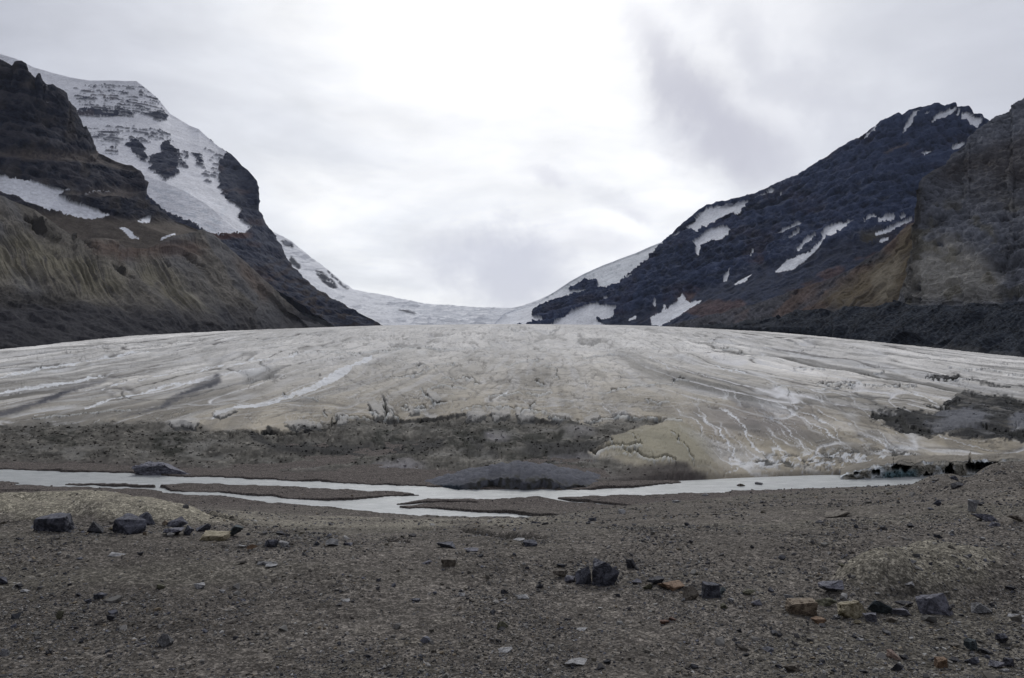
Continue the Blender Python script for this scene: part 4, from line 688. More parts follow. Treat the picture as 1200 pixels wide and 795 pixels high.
def stone(px, py, w, h, kind, label, cat='rock', name=None, seed=None, group=None, blocky=.5, depth=.75, tilt=0, mound_z=None):
    seed = seed if seed is not None else int(px * 7 + py * 13) % 9973
    d = hit(px, py - .6); s = d / F; W = w * s / 2; dep = W * depth; elev = (py - CY) / F
    H = max((h * s - elev * 2 * dep * .3) , h * s * .72, .28 * W) / 2 * 1.2
    big = w >= 14; blocky = blocky if h > 6 else min(blocky, .65); H *= .88 if blocky >= .7 else 1
    co, fc = hull_rock(seed, 11 if big else 10, blocky, 3 if w >= 20 else (2 if big else 1), .055)
    co = co * (W, dep, H * 1.12)
    a = math.radians(tilt); co = co @ np.array([[math.cos(a), 0, -math.sin(a)], [0, 1, 0], [math.sin(a), 0, math.cos(a)]])
    dc_ = d + dep * .8; x = (px - CX) / F * dc_; gz_ = float(ground_z(px, dc_)); gz_ = min(gz_, float(ground_z(px, d)) + .03)
    sc = 1.0 / max(W, H) ; me = bpy.data.meshes.new(name or cat); me.from_pydata(co.tolist(), [], fc); me.materials.append(RMAT[kind]); me.update()
    nm = name or ('boulder' if w >= 24 else ('rock' if w >= 12 else 'stone'))
    o = bpy.data.objects.new(nm, me); COL.objects.link(o); o.location = (x, dc_, CAMZ + gz_ + H * .74); o['label'] = label; o['category'] = nm
    if group: o['group'] = group
    return o
GL, GMi, GR, GS = 'rocks in front of the pale sand mounds', 'rocks in the middle of the gravel flat', 'rocks at the foot of the right gravel heap', 'small stones scattered over the gravel flat'
ROCKS = [
 (64, 624, 39, 21, 'navy', 'big dark boulder with a flat top, leftmost in front of the pale sand mound', GL, .7, 0), (112, 626, 23, 13, 'black', 'low black rock between the two big dark boulders by the sand mound', GL, .3, 0),
 (152, 627, 37, 21, 'navy', 'large dark boulder mottled with pale streaks before the sand mound', GL, .4, 0), (172, 617, 20, 14, 'navy', 'dark rock half hidden behind the mottled boulder', GL, .4, 0), (208, 619, 26, 11, 'purple', 'slanting wedge-shaped slab resting against the sand mound', GL, .5, -14),
 (203, 629, 24, 9, 'purple', 'low bluish grey rock in front of the slanting wedge-shaped slab', GL, .4, 0), (221, 628, 12, 10, 'navy', 'small upright dark rock just left of the yellow tan slab', GL, .6, 0), (237, 624, 20, 10, 'navy', 'flattish dark rock with pale top edge behind the yellow tan slab', GL, .4, 0),
 (252, 634, 31, 9, 'yellow', 'flat yellow tan slab among the dark rocks', GL, .8, 0), (276, 630, 17, 12, 'teal', 'blocky dark teal rock right of the yellow tan slab', GL, .6, 12), (131, 623, 7, 5, 'yellow', 'tiny yellow stone tucked beside the mottled dark boulder', GL, .3, 0),
 (40, 620, 8, 4, 'pale', 'pale stone at the left foot of the big flat-topped boulder', GL, .3, 0), (170, 628, 6, 4, 'tan', 'small tan stone at the right foot of the mottled boulder', GL, .3, 0), (193, 617, 9, 6, 'tan', 'tan stone peeping out left of the slanting wedge slab', GL, .3, 0),
 (284, 643, 12, 4, 'pale', 'thin pale slab lying beside the small orange rock', GL, .6, 0), (296, 646, 13, 7, 'orange', 'small orange rock on its own right of the left rock row', GL, .4, 0), (317, 643, 17, 9, 'navy', 'dark blue rock with a pale stone at its right side', GL, .4, 0), (333, 642, 11, 7, 'pale', 'pale stone touching the dark blue rock on the sand', GL, .4, 0),
 (389, 641, 17, 8, 'grey', 'jagged grey rock lying below the eroded sand ledge', GMi, .2, 0), (408, 640, 11, 4, 'purple', 'flat grey slab just right of the jagged grey rock', GMi, .6, 0), (357, 652, 7, 4, 'black', 'small black stone below the jagged grey rock', GMi, .5, 0), (329, 628, 12, 4, 'black', 'thin black slab lying above the dark blue rock', GMi, .6, 0),
 (137, 653, 19, 4, 'pale', 'long pale flat slab on the gravel below the left boulders', GL, .7, 0), (165, 652, 7, 4, 'black', 'small black stone right of the long pale slab', GL, .5, 0), (313, 663, 22, 4, 'grey', 'low pale grey slab half buried in the gravel', GMi, .6, 0), (318, 666, 14, 3, 'pale', 'thin pale slab just below the half buried grey slab', GMi, .7, 0),
 (523, 643, 26, 6, 'navy', 'long low dark blue slab near the middle of the sand edge', GMi, .6, 0), (552, 647, 17, 3, 'purple', 'thin bluish slab just right of the long low slab', GMi, .7, 0), (526, 665, 17, 9, 'brown', 'dark brown rock with a pale flat top alone on the gravel', GMi, .8, 0), (500, 662, 12, 4, 'purple', 'flat bluish stone left of the pale topped brown rock', GMi, .5, 0),
 (621, 641, 17, 7, 'navy', 'dark block shaped rock beneath the river bend', GMi, .6, 0), (608, 635, 14, 3, 'pale', 'thin pale slab above the dark block shaped rock', GMi, .7, 0),
 (656, 678, 17, 8, 'brown', 'rounded brownish grey rock left of the dark rock pair', GMi, .2, 0), (668, 684, 13, 7, 'purple', 'pale bluish stone leaning on the upright dark rock', GMi, .3, 0), (683, 686, 19, 19, 'navy', 'upright dark blue rock, left one of the tall pair', GMi, .6, -6), (708, 687, 32, 26, 'navy', 'tallest dark blue rock, peaked and leaning right', GMi, .35, 14),
 (740, 667, 13, 10, 'black', 'black pyramid shaped stone above the tall dark pair', GMi, .2, 0), (633, 690, 9, 5, 'black', 'small square black stone left of the tall dark pair', GMi, .8, 0), (768, 687, 23, 8, 'black', 'low black slab left of the long orange rock', GMi, .5, 0), (746, 686, 11, 6, 'purple', 'small bluish stone left of the low black slab', GMi, .4, 0),
 (759, 692, 13, 7, 'moss', 'mossy grey stone under the low black slab', GMi, .3, 0), (787, 693, 31, 9, 'orange', 'long orange brown rock in the middle of the gravel flat', GMi, .3, 6), (809, 704, 17, 15, 'brown', 'round brown rock left of the dark cube rock', GMi, .3, 0), (832, 702, 23, 18, 'navy', 'dark cube shaped rock on the gravel right of centre', GMi, .85, 0),
 (846, 698, 9, 8, 'teal', 'pale teal stone against the right side of the dark cube rock', GMi, .4, 0), (848, 715, 9, 6, 'moss', 'dark greenish stone just below the dark cube rock', GMi, .4, 0), (887, 711, 13, 6, 'purple', 'bluish grey stone between the cube rock and the tan block', GMi, .3, 0), (857, 708, 8, 5, 'pale', 'pale stone right of the dark cube rock', GMi, .3, 0),
 (800, 706, 6, 4, 'pale', 'tiny white stone at the foot of the round brown rock', GMi, .4, 0), (877, 699, 16, 6, 'moss', 'low mossy stone above the bluish grey stone', GMi, .4, 0), (904, 695, 8, 5, 'navy', 'small dark stone beside a patch of pale rubble', GMi, .4, 0),
 (938, 721, 34, 18, 'tan', 'large smooth tan orange block, leftmost below the gravel heap', GR, .75, 0), (958, 732, 18, 7, 'orange', 'small orange brown stone in front of the tan block', GR, .4, 0), (967, 712, 28, 9, 'moss', 'long dark mossy rock behind the yellow mottled rock', GR, .4, 0), (997, 726, 34, 19, 'yellow', 'yellow brown mottled boulder right of the tan block', GR, .5, 0),
 (975, 697, 28, 11, 'purple', 'flat purple grey slab lying up the slope above the tan block', GR, .6, -8), (1030, 721, 25, 17, 'teal', 'dark teal rock right of the yellow mottled boulder', GR, .4, 0), (1021, 730, 17, 10, 'purple', 'smooth purple grey stone in front of the dark teal rock', GR, .3, 0), (1052, 724, 23, 9, 'purple', 'long grey purple stone between the teal rock and the big grey boulder', GR, .4, 0),
 (1095, 722, 39, 22, 'purple', 'biggest purple grey boulder below the gravel heap', GR, .3, 0), (1112, 721, 9, 8, 'black', 'small black stone at the right end of the biggest grey boulder', GR, .4, 0), (1147, 721, 24, 12, 'grey', 'weathered grey rock half buried right of the biggest boulder', GR, .2, 0), (925, 704, 11, 6, 'pale', 'whitish stone above the tan orange block', GR, .4, 0),
 (981, 727, 9, 5, 'pale', 'pale stone between the tan block and the yellow boulder', GR, .5, 0), (1004, 733, 10, 5, 'yellow', 'small yellowish stone below the yellow mottled boulder', GR, .4, 0), (1045, 731, 11, 6, 'brown', 'brown stone below the long grey purple stone', GR, .4, 0), (1060, 712, 18, 5, 'black', 'flat black slab behind the long grey purple stone', GR, .6, 0),
 (1163, 712, 8, 4, 'black', 'small black stone above the half buried grey rock', GR, .5, 0), (1183, 693, 12, 5, 'black', 'dark stone with pale top at the right foot of the gravel heap', GR, .4, 0), (1066, 692, 10, 6, 'pale', 'pale broken stone on the front of the gravel heap', GR, .3, 0), (1028, 699, 6, 3, 'pale', 'tiny pale stone at the base of the gravel heap', GR, .3, 0), (1071, 662, 8, 4, 'pale', 'pale pebble on top of the gravel heap', GR, .3, 0),
 (1192, 727, 20, 4, 'pale', 'thin pale slab at the far right of the gravel', GR, .8, 0), (1040, 745, 10, 5, 'grey', 'grey stone with a dark base below the teal rock', GR, .4, 0), (1008, 752, 9, 4, 'pale', 'cream stone below the yellow mottled boulder group', GR, .4, 0),
 (193, 759, 19, 15, 'grey', 'rounded grey rock alone on the near left gravel', GMi, .1, 0), (70, 727, 9, 9, 'moss', 'upright greenish black stone on the near left gravel', GMi, .5, 0), (130, 728, 9, 7, 'black', 'small black block on the near left gravel', GMi, .7, 0), (118, 703, 16, 7, 'navy', 'dark bluish flat rock on the left gravel', GMi, .5, -8), (103, 708, 9, 5, 'navy', 'small dark stone touching the bluish flat rock', GMi, .5, 0),
 (22, 690, 10, 5, 'black', 'black stone near the left edge of the gravel', GMi, .5, 0), (5, 686, 12, 8, 'navy', 'bluish rock at the very left edge of the gravel', GMi, .4, 0), (30, 695, 11, 3, 'pale', 'pale thin slab below the black stone at left', GMi, .6, 0), (93, 700, 8, 4, 'black', 'small black stone up left of the bluish flat rock', GMi, .5, 0), (57, 769, 10, 5, 'black', 'black stone in the bottom left gravel', GMi, .5, 0),
 (5, 770, 14, 7, 'grey', 'dark edged grey slab in the bottom left corner', GMi, .6, 0), (190, 691, 12, 5, 'moss', 'dark greenish stone above the rounded grey rock', GMi, .4, 0), (235, 691, 16, 6, 'pale', 'pale crumbly stone on the left gravel', GMi, .2, 0), (260, 696, 8, 4, 'pale', 'smooth cream stone right of the pale crumbly stone', GMi, .2, 0), (276, 751, 7, 4, 'black', 'small black stone beside a pale flake on the near gravel', GMi, .6, 0),
 (589, 738, 13, 8, 'moss', 'rounded brownish black stone near bottom centre', GMi, .2, 0), (592, 766, 17, 4, 'pale', 'pale flat flake below the brownish black stone', GMi, .8, 0), (487, 706, 13, 4, 'navy', 'thin dark purple slab on the central gravel', GMi, .6, 0), (541, 700, 9, 4, 'pale', 'pale angular stone right of the thin purple slab', GMi, .5, 0), (405, 706, 11, 3, 'pale', 'pale thin slab with a black pebble at its tip', GMi, .6, 0), (414, 707, 5, 3, 'black', 'black pebble at the tip of a pale thin slab', GMi, .4, 0),
 (592, 697, 10, 6, 'navy', 'small dark split stone left of the tall dark pair', GMi, .5, 0), (675, 781, 29, 4, 'pale', 'long pale sliver of rock at the bottom centre', GMi, .7, 0), (788, 729, 9, 4, 'red', 'reddish brown stone below the round brown rock', GMi, .7, 0), (779, 733, 12, 5, 'red', 'dark brown stone touching the reddish brown stone', GMi, .7, 0), (612, 703, 16, 5, 'pale', 'cluster forming pale slab left of centre gravel', GMi, .5, 0), (682, 740, 14, 3, 'pale', 'pale curved flake on the central near gravel', GMi, .6, 0),
 (927, 789, 21, 10, 'brown', 'smooth brownish grey rock at the bottom edge', GMi, .2, 0), (912, 784, 8, 4, 'black', 'black stone just left of the smooth brownish rock', GMi, .5, 0), (866, 742, 6, 4, 'black', 'tiny black stone on the near gravel right of centre', GMi, .5, 0), (907, 746, 9, 6, 'pale', 'pale stone with a black flake beside it', GMi, .4, 0), (914, 747, 9, 4, 'black', 'black flake beside a pale stone', GMi, .4, 0), (900, 765, 14, 5, 'navy', 'flat dark purplish stone on the near right gravel', GMi, .4, 0),
 (1047, 774, 15, 9, 'pink', 'pinkish tan stone at the bottom right', GR, .4, 0), (1060, 775, 11, 6, 'black', 'black stone right of the pinkish stone', GR, .4, 0), (1053, 788, 14, 9, 'black', 'black angular rock below the pinkish stone', GR, .3, 0), (1011, 790, 12, 5, 'black', 'flat black stone at the bottom edge left of the angular black rock', GR, .5, 0), (1102, 784, 13, 12, 'orange', 'rusty orange cube shaped stone at the bottom right', GR, .85, 0),
 (1091, 776, 9, 5, 'black', 'small black stone left of the rusty orange cube stone', GR, .4, 0), (1119, 777, 12, 5, 'black', 'black stone right of the rusty orange cube stone', GR, .4, 0), (1138, 764, 15, 13, 'teal', 'dark teal angular rock with a pale tip beside it', GR, .3, 0), (1148, 766, 7, 5, 'teal', 'pale teal stone at the tip of the dark teal angular rock', GR, .3, 0), (1156, 769, 17, 6, 'black', 'black slab trailing right of the teal angular rock', GR, .5, 10),
 (1175, 758, 15, 12, 'navy', 'rounded dark purple rock near the right edge', GR, .3, 0), (1140, 780, 16, 8, 'navy', 'low dark rock below the teal angular rock', GR, .4, 0), (1182, 783, 14, 10, 'navy', 'dark purple rock in the bottom right corner', GR, .4, 0), (1168, 785, 17, 7, 'purple', 'flat purple grey slab left of the bottom corner rock', GR, .5, 0), (1178, 789, 9, 4, 'pale', 'pale stone under the flat purple grey slab', GR, .4, 0), (1180, 763, 9, 3, 'black', 'thin black flake below the rounded purple rock', GR, .5, 0),
 (1140, 601, 12, 13, 'pale', 'pale lilac rock standing on the far right slope', GR, .4, 0), (1148, 594, 9, 4, 'black', 'dark stone right behind the pale lilac rock', GR, .4, 0), (1098, 594, 9, 7, 'navy', 'small dark stone on the little grassy hump of the slope', GR, .5, 0), (1154, 612, 26, 9, 'purple', 'flat purplish rock layered below the pale lilac rock', GR, .3, 0), (1165, 618, 13, 5, 'purple', 'small grey rock under the layered purplish rock', GR, .4, 0), (1190, 614, 16, 8, 'brown', 'brown rock at the right end of the layered purplish rock', GR, .3, 0),
 (1122, 573, 13, 5, 'black', 'slanting dark slab near the top of the right slope', GR, .7, -14), (1131, 556, 8, 4, 'black', 'black stone on the crest beside the river', GR, .5, 0), (1118, 563, 10, 4, 'navy', 'dark stone just below the crest beside the river', GR, .5, 0), (1033, 606, 0, 0, '', '', '', 0, 0),
 (982, 607, 30, 3, 'brown', 'long thin brown slab lying on the mid right slope', GR, .7, -5), (960, 614, 10, 3, 'black', 'black flat stone at the left end of the long thin brown slab', GR, .6, 0), (1067, 619, 9, 4, 'black', 'small black stone on the right slope', GR, .6, 0), (1035, 622, 9, 5, 'grey', 'ring shaped pale grey stone on the right slope', GR, .3, 0), (1115, 627, 8, 5, 'pale', 'white rounded stone lower on the right slope', GR, .3, 0), (1099, 632, 9, 5, 'navy', 'bluish stone left below the white rounded stone', GR, .3, 0), (1152, 635, 8, 4, 'pale', 'pale flat stone right of the white rounded stone', GR, .4, 0),
 (868, 574, 10, 6, 'brown', 'brown rock standing at the near bank of the river', GR, .5, 0), (890, 573, 10, 6, 'grey', 'grey rock at the river bank right of the brown one', GR, .5, 0), (826, 582, 8, 3, 'pale', 'white flat stone on the slope near the river', GMi, .4, 0), (792, 590, 9, 3, 'pale', 'pale thin stone left of the white flat stone', GMi, .5, 0), (729, 603, 9, 5, 'pale', 'white rounded stone beside the end of the river arm', GMi, .2, 0), (743, 617, 6, 3, 'pale', 'pale pebble below the white rounded stone', GMi, .2, 0),
 (987, 666, 9, 4, 'moss', 'low mossy stone on the smooth gravel left of the heap', GR, .4, 0), (989, 656, 9, 3, 'black', 'thin black stone above the low mossy stone', GR, .5, 0), (810, 638, 5, 4, 'black', 'tiny black stone on the open slope right of the centre', GMi, .5, 0), (881, 644, 5, 4, 'black', 'tiny black stone far right on the open slope', GMi, .5, 0), (1090, 637, 0, 0, '', '', '', 0, 0),
]
for i, (a, b_, w, h_, kd, lb, gr, bk, tl) in enumerate(ROCKS):
    if w: stone(a, b_, w, h_, kd, lb, group=gr, blocky=bk, tilt=tl, seed=i * 31 + 5)

def scatter(name, pos, size, colr, mat, nvar=10, squash=(.35, .8), seed=1):
    """many pebbles nobody could count, in one mesh"""
    r = np.random.RandomState(seed); n = len(pos); V, Fc, Cc = [], [], []; off = 0; which = r.randint(0, nvar, n)
    for k in range(nvar):
        co, fc = hull_rock(500 + k, 10, .3); fc = np.array([t_[:3] for t_ in fc]); idx = np.nonzero(which == k)[0]; m_ = len(idx)
        if not m_: continue
        a = r.uniform(0, 6.28, m_); ca, sa = np.cos(a), np.sin(a); sx = size[idx]; sy = sx * r.uniform(.55, 1, m_); sz = sx * r.uniform(*squash, m_)
        v = co[None] * np.stack([sx, sy, sz], -1)[:, None]; x = v[..., 0] * ca[:, None] - v[..., 1] * sa[:, None]; y = v[..., 0] * sa[:, None] + v[..., 1] * ca[:, None]
        tx = r.uniform(-.25, .25, m_)[:, None]; z2 = v[..., 2] + x * tx
        v = np.stack([x, y, z2], -1) + pos[idx][:, None] + np.array([0, 0, 1.]) * (sz * .35)[:, None, None]
        V.append(v.reshape(-1, 3)); Fc.append((fc[None] + (np.arange(m_) * len(co))[:, None, None] + off).reshape(-1, 3)); off += m_ * len(co)
        Cc.append(np.repeat(colr[idx], len(co), 0))
    V, Fc, Cc = np.concatenate(V), np.concatenate(Fc), np.concatenate(Cc)
    me = bpy.data.meshes.new(name); me.vertices.add(len(V)); me.vertices.foreach_set('co', V.reshape(-1).astype(f32)); me.loops.add(Fc.size); me.loops.foreach_set('vertex_index', Fc.reshape(-1).astype(np.int32))
    me.polygons.add(len(Fc)); me.polygons.foreach_set('loop_start', np.arange(len(Fc), dtype=np.int32) * 3); me.update(calc_edges=True); me.shade_flat(); set_tint(me, Cc); me.materials.append(mat)
    o = bpy.data.objects.new(name, me); COL.objects.link(o); o['kind'] = 'stuff'; return o
PAL = np.array([(.13, .12, .105), (.17, .165, .155), (.09, .088, .09), (.05, .052, .06), (.26, .25, .235), (.36, .355, .34), (.13, .135, .16), (.2, .165, .12), (.11, .1, .08)], f32)
PW = np.array([.24, .2, .16, .11, .1, .04, .07, .04, .04])
def pcol(n, r): return PAL[r.choice(len(PAL), n, p=PW / PW.sum())] * r.uniform(.75, 1.25, (n, 1)).astype(f32)
r = np.random.RandomState(3); PS, SZ = [], []
for s0, s1, dmax, dens in [(.009, .016, 16, 380), (.016, .03, 24, 95), (.03, .055, 42, 10), (.055, .10, 66, 1.0), (.10, .16, 66, .07)]:
    a0, a1 = 9.5 ** 2, dmax ** 2; n = int(.5 * 1.75 * (a1 - a0) * dens); d_ = np.sqrt(r.uniform(a0, a1, n)); u = r.uniform(-.86, .86, n); p_ = CX + F * u
    x = u * d_; cl = fbm2(x * .5, d_ * .35, 3, 301) + .35 * ss(900, 1100, p_) + .25 * ss(300, 50, p_) * ss(18, 13, d_); keep = r.uniform(0, 1, n) < np.clip(.35 + 1.3 * cl, .08, 1)
    d_, u, p_ = d_[keep], u[keep], p_[keep]; zg = ground_z(p_, d_)
    dry = (chan(p_, CY - F * zg / d_) < .25) | (d_ < 44); sandk = ~((d_ > 23) & (d_ < 33) & (p_ < 240) & (r.uniform(0, 1, len(d_)) < .85)); k2 = dry & sandk & ~((((p_ - 1085) / F * d_ / 2.0) ** 2 + ((d_ - 16.9) / 2.0) ** 2 < 1) & (r.uniform(0, 1, len(d_)) < .6))
    PS.append(np.stack([u * d_, d_, zg + CAMZ], -1)[k2]); SZ.append(r.uniform(s0, s1, k2.sum()))
PS, SZ = np.concatenate(PS), np.concatenate(SZ)
PMt = terrain_mat('pebble', [(20, .2)], [(40, .01)], .9, spec=.12)
scatter('gravel', PS, SZ, pcol(len(PS), r), PMt); print('gravel', len(PS), round(time.time() - T0, 1))
# broken rubble lying on the debris-covered ice and on the black patch
Zs = Zg; sel = np.nonzero(((ndeb > .6) | (npat > .6)) & (sn_ > .004) & (sn_ < .3) & (PX2 > -120) & (PX2 < 1320)); wt_ = np.where(npat[sel] > .5, .2, 1.0); k = r.choice(len(sel[0]), 10000, p=wt_ / wt_.sum()); j, i = sel[0][k], sel[1][k]
pos = np.stack([X2[j, i], D2[j, i], Zs[j, i] + CAMZ], -1); sz = .025 + .16 * r.uniform(0, 1, len(k)) ** 7; sz *= D2[j, i] / 75
base_c = col[j, i] * r.choice([.7, 1, 1.3, 1.8, 2.8], (len(k), 1), p=[.15, .3, .3, .15, .1]); scatter('rubble', pos, sz, base_c.astype(f32), PMt, seed=5)

# ---- debris-covered ice mound at the water's edge, ice block stranded in the channel
def mound_mesh(name, px0, px1, d0, d1, pts, H, label, seed, colr):
    """a heap with a steep front: pts = (px, front distance, back distance, height)"""
    nx, ny = 420, 150; a = np.linspace(px0, px1, nx); q = np.array(pts, float); f_, b_, h_ = [np.interp(a, q[:, 0], q[:, k]) for k in (1, 2, 3)]
    f_ = f_ + fbm2(a * .05, a * 0, 4, seed, .6) * 1.1; h_ = h_ * (1 + .22 * fbm2(a * .03, a * 0 + 3, 4, seed + 1, .6))
    t = np.linspace(0, 1, ny)[:, None]; prof = (.55 * ss(0, .1, t) + .45 * ss(.05, .45, t)) * (1 - .75 * ss(.5, 1, t)) ; Dm = f_[None] + (b_ - f_)[None] * np.where(t < .13, t * .35, .0455 + (t - .13) * 1.097)
    Pm = np.broadcast_to(a, Dm.shape); Xm = (Pm - CX) / F * Dm; ends = np.sin(np.clip((a - px0) / (px1 - px0), 0, 1) * math.pi) ** .8
    z_ = -12.35 + (h_ * ends)[None] * prof; nz = fbm3(Xm * .7, Dm * .7, z_ * .7, 4, seed + 2); nz2 = fbm3(Xm * 3, Dm * 3, z_ * 3, 3, seed + 7)
    z_ = z_ + (nz * .35 + nz2 * .12) * ss(0, .1, t); Dm = Dm + (nz * .5 + nz2 * .2)
    c = np.zeros(Dm.shape + (3,), f32) + np.array(colr[0], f32); c *= (1 + .4 * nz2 + .3 * nz)[..., None]
    front = ss(.2, .08, np.broadcast_to(t, Dm.shape)); c = cmix(c, colr[1], front * ss(548, 536, Pm)); c = cmix(c, colr[2], np.clip(front + .6 * ss(.3, .1, t), 0, 1) * ss(536, 560, Pm) * ss(-.4, .3, nz2) * .8)
    o = grid_mesh(name, np.stack([Xm, Dm, z_ + CAMZ], -1), c, IM2); o['label'] = label; o['category'] = 'mound'; return o
IM2 = terrain_mat('dirty_ice', [(1, .12), (6, .2), (25, .2)], [(2, .1), (9, .06)], .85, spec=.1)
mound_mesh('ice_mound', 487, 745, 60, 75, [(487, 63.6, 67, .9), (500, 62.4, 68, 1.35), (540, 61.6, 69, 1.75), (600, 61.0, 70, 1.95), (660, 61.3, 70, 1.55), (700, 62.4, 69, 1.1), (745, 64, 68, .5)], 1.6,
           'long low ice mound under dark gravel at the river edge below the glacier', 401, ((.125, .13, .15), (.04, .05, .065), (.05, .048, .035)))
d0 = 68.6; co, fc = hull_rock(77, 18, .2, 3, .12)
for (a, w, hh, dd, tl, nm) in [(196, 2.5, .62, 68.8, .12, 0)]:
    co2 = co * (w, 1.2, hh); co2[:, 2] += .18 * fbm3(co2[:, 0] * 1.4, co2[:, 1] * 1.4, co2[:, 2], 4, 9, ridged=True) - co2[:, 0] * .07
    me = bpy.data.meshes.new('ice_block'); me.from_pydata(co2.tolist(), [], fc); RMAT['grey'] and me.materials.append(RMAT['purple']); o = bpy.data.objects.new('ice_block', me); COL.objects.link(o)
    o.location = ((a - CX) / F * dd, dd, .12); o['label'] = 'dirty grey ice block stranded at the far bank of the left channel'; o['category'] = 'ice block'

# ================================================================== SKY, SUN, CAMERA
w = bpy.data.worlds.new('World'); SC.world = w; w.use_nodes = True; nt = w.node_tree; nt.nodes.clear()
out = node(nt, 'ShaderNodeOutputWorld'); bg = node(nt, 'ShaderNodeBackground'); nt.links.new(bg.outputs[0], out.inputs[0]); bg.inputs[1].default_value = .1
SUN_EL, SUN_AZ = math.radians(38), math.radians(2)      # azimuth to the right of straight ahead (+Y)
sky = node(nt, 'ShaderNodeTexSky', sky_type='NISHITA'); sky.sun_disc = False; sky.sun_elevation = SUN_EL; sky.sun_rotation = SUN_AZ; sky.altitude = 2000
tc = node(nt, 'ShaderNodeTexCoord'); g = tc.outputs['Generated']; sx = node(nt, 'ShaderNodeSeparateXYZ'); nt.links.new(g, sx.inputs[0]); gx, gy, gz2 = sx.outputs
den = val(nt, 'ADD', val(nt, 'MAXIMUM', gz2, 0), .22); cm = node(nt, 'ShaderNodeCombineXYZ'); nt.links.new(val(nt, 'DIVIDE', gx, den), cm.inputs[0]); nt.links.new(val(nt, 'DIVIDE', gy, den), cm.inputs[1]); nt.links.new(val(nt, 'MULTIPLY', gz2, 2), cm.inputs[2])
cl1 = noise(nt, cm.outputs[0], 1.1, 6, .55, .5); cl2 = noise(nt, cm.outputs[0], 3.2, 5, .55, .3)
fy = val(nt, 'MAXIMUM', gy, .05); su = val(nt, 'DIVIDE', gx, fy); sv = val(nt, 'DIVIDE', gz2, fy)            # slopes of the view direction: x/y and z/y
wob = val(nt, 'MULTIPLY', val(nt, 'SUBTRACT', noise(nt, g, 7, 6, .6, .4), .5), .22); wob2 = val(nt, 'MULTIPLY', val(nt, 'SUBTRACT', noise(nt, g, 6, 6, .62, .2), .47), .2)
def blob(cxp, cyp, rx, ry, ang, soft, wb=1.0):
    u0, v0 = (cxp - CX) / F, (CY - cyp) / F; a = math.radians(ang)
    du = val(nt, 'ADD', val(nt, 'SUBTRACT', su, u0), val(nt, 'MULTIPLY', wob, wb)); dv = val(nt, 'ADD', val(nt, 'SUBTRACT', sv, v0), val(nt, 'MULTIPLY', wob2, wb))
    p = val(nt, 'ADD', val(nt, 'MULTIPLY', du, math.cos(a)), val(nt, 'MULTIPLY', dv, math.sin(a))); q = val(nt, 'SUBTRACT', val(nt, 'MULTIPLY', dv, math.cos(a)), val(nt, 'MULTIPLY', du, math.sin(a)))
    r2 = val(nt, 'SQRT', val(nt, 'ADD', val(nt, 'POWER', val(nt, 'ABSOLUTE', val(nt, 'DIVIDE', p, rx / F)), 2), val(nt, 'POWER', val(nt, 'ABSOLUTE', val(nt, 'DIVIDE', q, ry / F)), 2)))
    m = node(nt, 'ShaderNodeMapRange', interpolation_type='SMOOTHSTEP'); nt.links.new(r2, m.inputs[0]); m.inputs[1].default_value = 1 + soft; m.inputs[2].default_value = 1 - soft; m.inputs[3].default_value = 0; m.inputs[4].default_value = 1
    return val(nt, 'MULTIPLY', m.outputs[0], val(nt, 'GREATER_THAN', gy, .1))
glow_dir = np.array([(640 - CX) / F, 1, (CY - 130) / F]); glow_dir /= np.linalg.norm(glow_dir)
dp = node(nt, 'ShaderNodeVectorMath', operation='DOT_PRODUCT'); nt.links.new(g, dp.inputs[0]); dp.inputs[1].default_value = glow_dir
cr = node(nt, 'ShaderNodeValToRGB'); nt.links.new(val(nt, 'ADD', dp.outputs['Value'], val(nt, 'MULTIPLY', val(nt, 'SUBTRACT', cl1, .5), .16)), cr.inputs[0])
e = cr.color_ramp.elements; e[0].position = 0; e[0].color = (.27, .275, .31, 1); e[1].position = 1; e[1].color = (.98, .98, .99, 1)
for p_, c_ in ((.3, (.34, .345, .385)), (.55, (.41, .42, .465)), (.80, (.46, .475, .53)), (.90, (.60, .615, .665)), (.95, (.74, .755, .79)), (.98, (.88, .885, .90))):
    x = e.new(p_); x.color = (*c_, 1)
def mixc(a, colr, f):
    m = node(nt, 'ShaderNodeMix', data_type='RGBA'); nt.links.new(f, m.inputs[0]); nt.links.new(a, m.inputs[6]); m.inputs[7].default_value = (*colr, 1); return m.outputs[2]
c = cr.outputs[0]
c = tint_mul(nt, c, rng(nt, cl2, .3, .7, .90, 1.08))
c = mixc(c, (.50, .50, .56), val(nt, 'MULTIPLY', blob(800, 105, 85, 24, -52, .85, .7), .75))
c = mixc(c, (.50, .50, .56), val(nt, 'MULTIPLY', blob(872, 168, 88, 46, -30, .8, .8), .85))
c = mixc(c, (.55, .555, .61), val(nt, 'MULTIPLY', blob(940, 90, 130, 34, -38, .9, 1.2), .6))
c = mixc(c, (.58, .59, .64), val(nt, 'MULTIPLY', blob(720, 225, 60, 14, -20, .9, .7), .35))
c = mixc(c, (.55, .56, .63), val(nt, 'MULTIPLY', blob(590, 308, 80, 42, -8, .75, .9), .95))
c = mixc(c, (.55, .55, .62), val(nt, 'MULTIPLY', blob(640, 210, 24, 9, -15, .7, .35), .45))
c = mixc(c, (.6, .6, .66), val(nt, 'MULTIPLY', blob(745, 252, 18, 8, -20, .7, .3), .45))
c = mixc(c, (.62, .62, .68), val(nt, 'MULTIPLY', blob(705, 285, 45, 14, -25, .8, .5), .4))
c = mixc(c, (.52, .53, .585), val(nt, 'MULTIPLY', blob(1010, 40, 260, 90, -10, .8), .4))
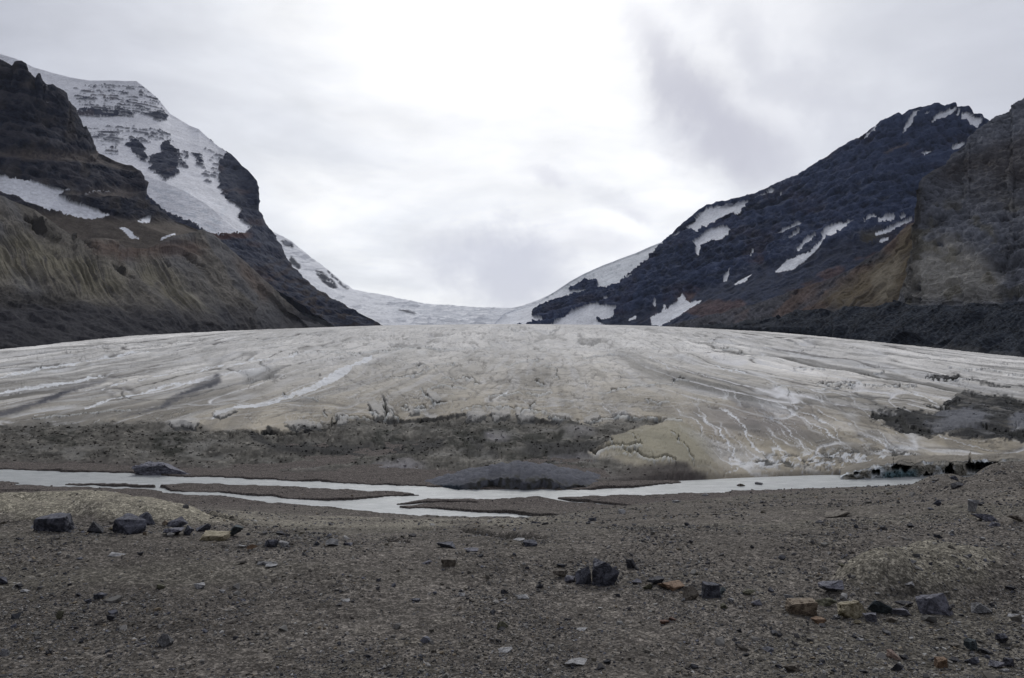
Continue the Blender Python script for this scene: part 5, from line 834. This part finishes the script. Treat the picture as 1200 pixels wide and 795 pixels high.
sc10 = node(nt, 'ShaderNodeVectorMath', operation='SCALE'); nt.links.new(c, sc10.inputs[0]); sc10.inputs['Scale'].default_value = 12.3
ml = node(nt, 'ShaderNodeMix', data_type='RGBA'); ml.inputs[0].default_value = .06; nt.links.new(sc10.outputs[0], ml.inputs[6]); nt.links.new(sky.outputs[0], ml.inputs[7])
nt.links.new(ml.outputs[2], bg.inputs[0])

# thin mountain air: one closed box round everything, the sky outside it
me = bpy.data.meshes.new('haze'); hb = bmesh.new(); bmesh.ops.create_cube(hb, size=1)
for v_ in hb.verts: v_.co = (v_.co.x * 15000, v_.co.y * 15000, -400 if v_.co.z < 0 else 1900)
hb.to_mesh(me); hb.free(); hm = bpy.data.materials.new('haze'); hm.use_nodes = True; hn = hm.node_tree; hn.nodes.clear(); ho = hn.nodes.new('ShaderNodeOutputMaterial'); hv = hn.nodes.new('ShaderNodeVolumePrincipled')
hv.inputs['Color'].default_value = (.72, .8, 1, 1); hv.inputs['Density'].default_value = HAZE; hn.links.new(hv.outputs[0], ho.inputs['Volume']); me.materials.append(hm)
hz_ = bpy.data.objects.new('haze', me); COL.objects.link(hz_); hz_['kind'] = 'stuff'
sl = bpy.data.lights.new('sun', 'SUN'); sl.energy = 1.4; sl.angle = math.radians(18); sl.color = (1, .985, .96); so = bpy.data.objects.new('sun', sl); COL.objects.link(so)
from mathutils import Vector
dirv = Vector((math.sin(SUN_AZ) * math.cos(SUN_EL), math.cos(SUN_AZ) * math.cos(SUN_EL), math.sin(SUN_EL))); so.rotation_euler = dirv.to_track_quat('Z', 'Y').to_euler(); so.location = (0, 0, 60)
cam = bpy.data.cameras.new('camera'); cam.lens = 27; cam.sensor_width = 36; cam.clip_start = .1; cam.clip_end = 40000
co_ = bpy.data.objects.new('camera', cam); COL.objects.link(co_); co_.location = (0, 0, CAMZ); co_.rotation_euler = (math.radians(90), 0, 0); SC.camera = co_
vs = SC.view_settings; vs.view_transform = 'Standard'; vs.look = 'None'; vs.exposure = 0; vs.gamma = 1
print('done', round(time.time() - T0, 1))
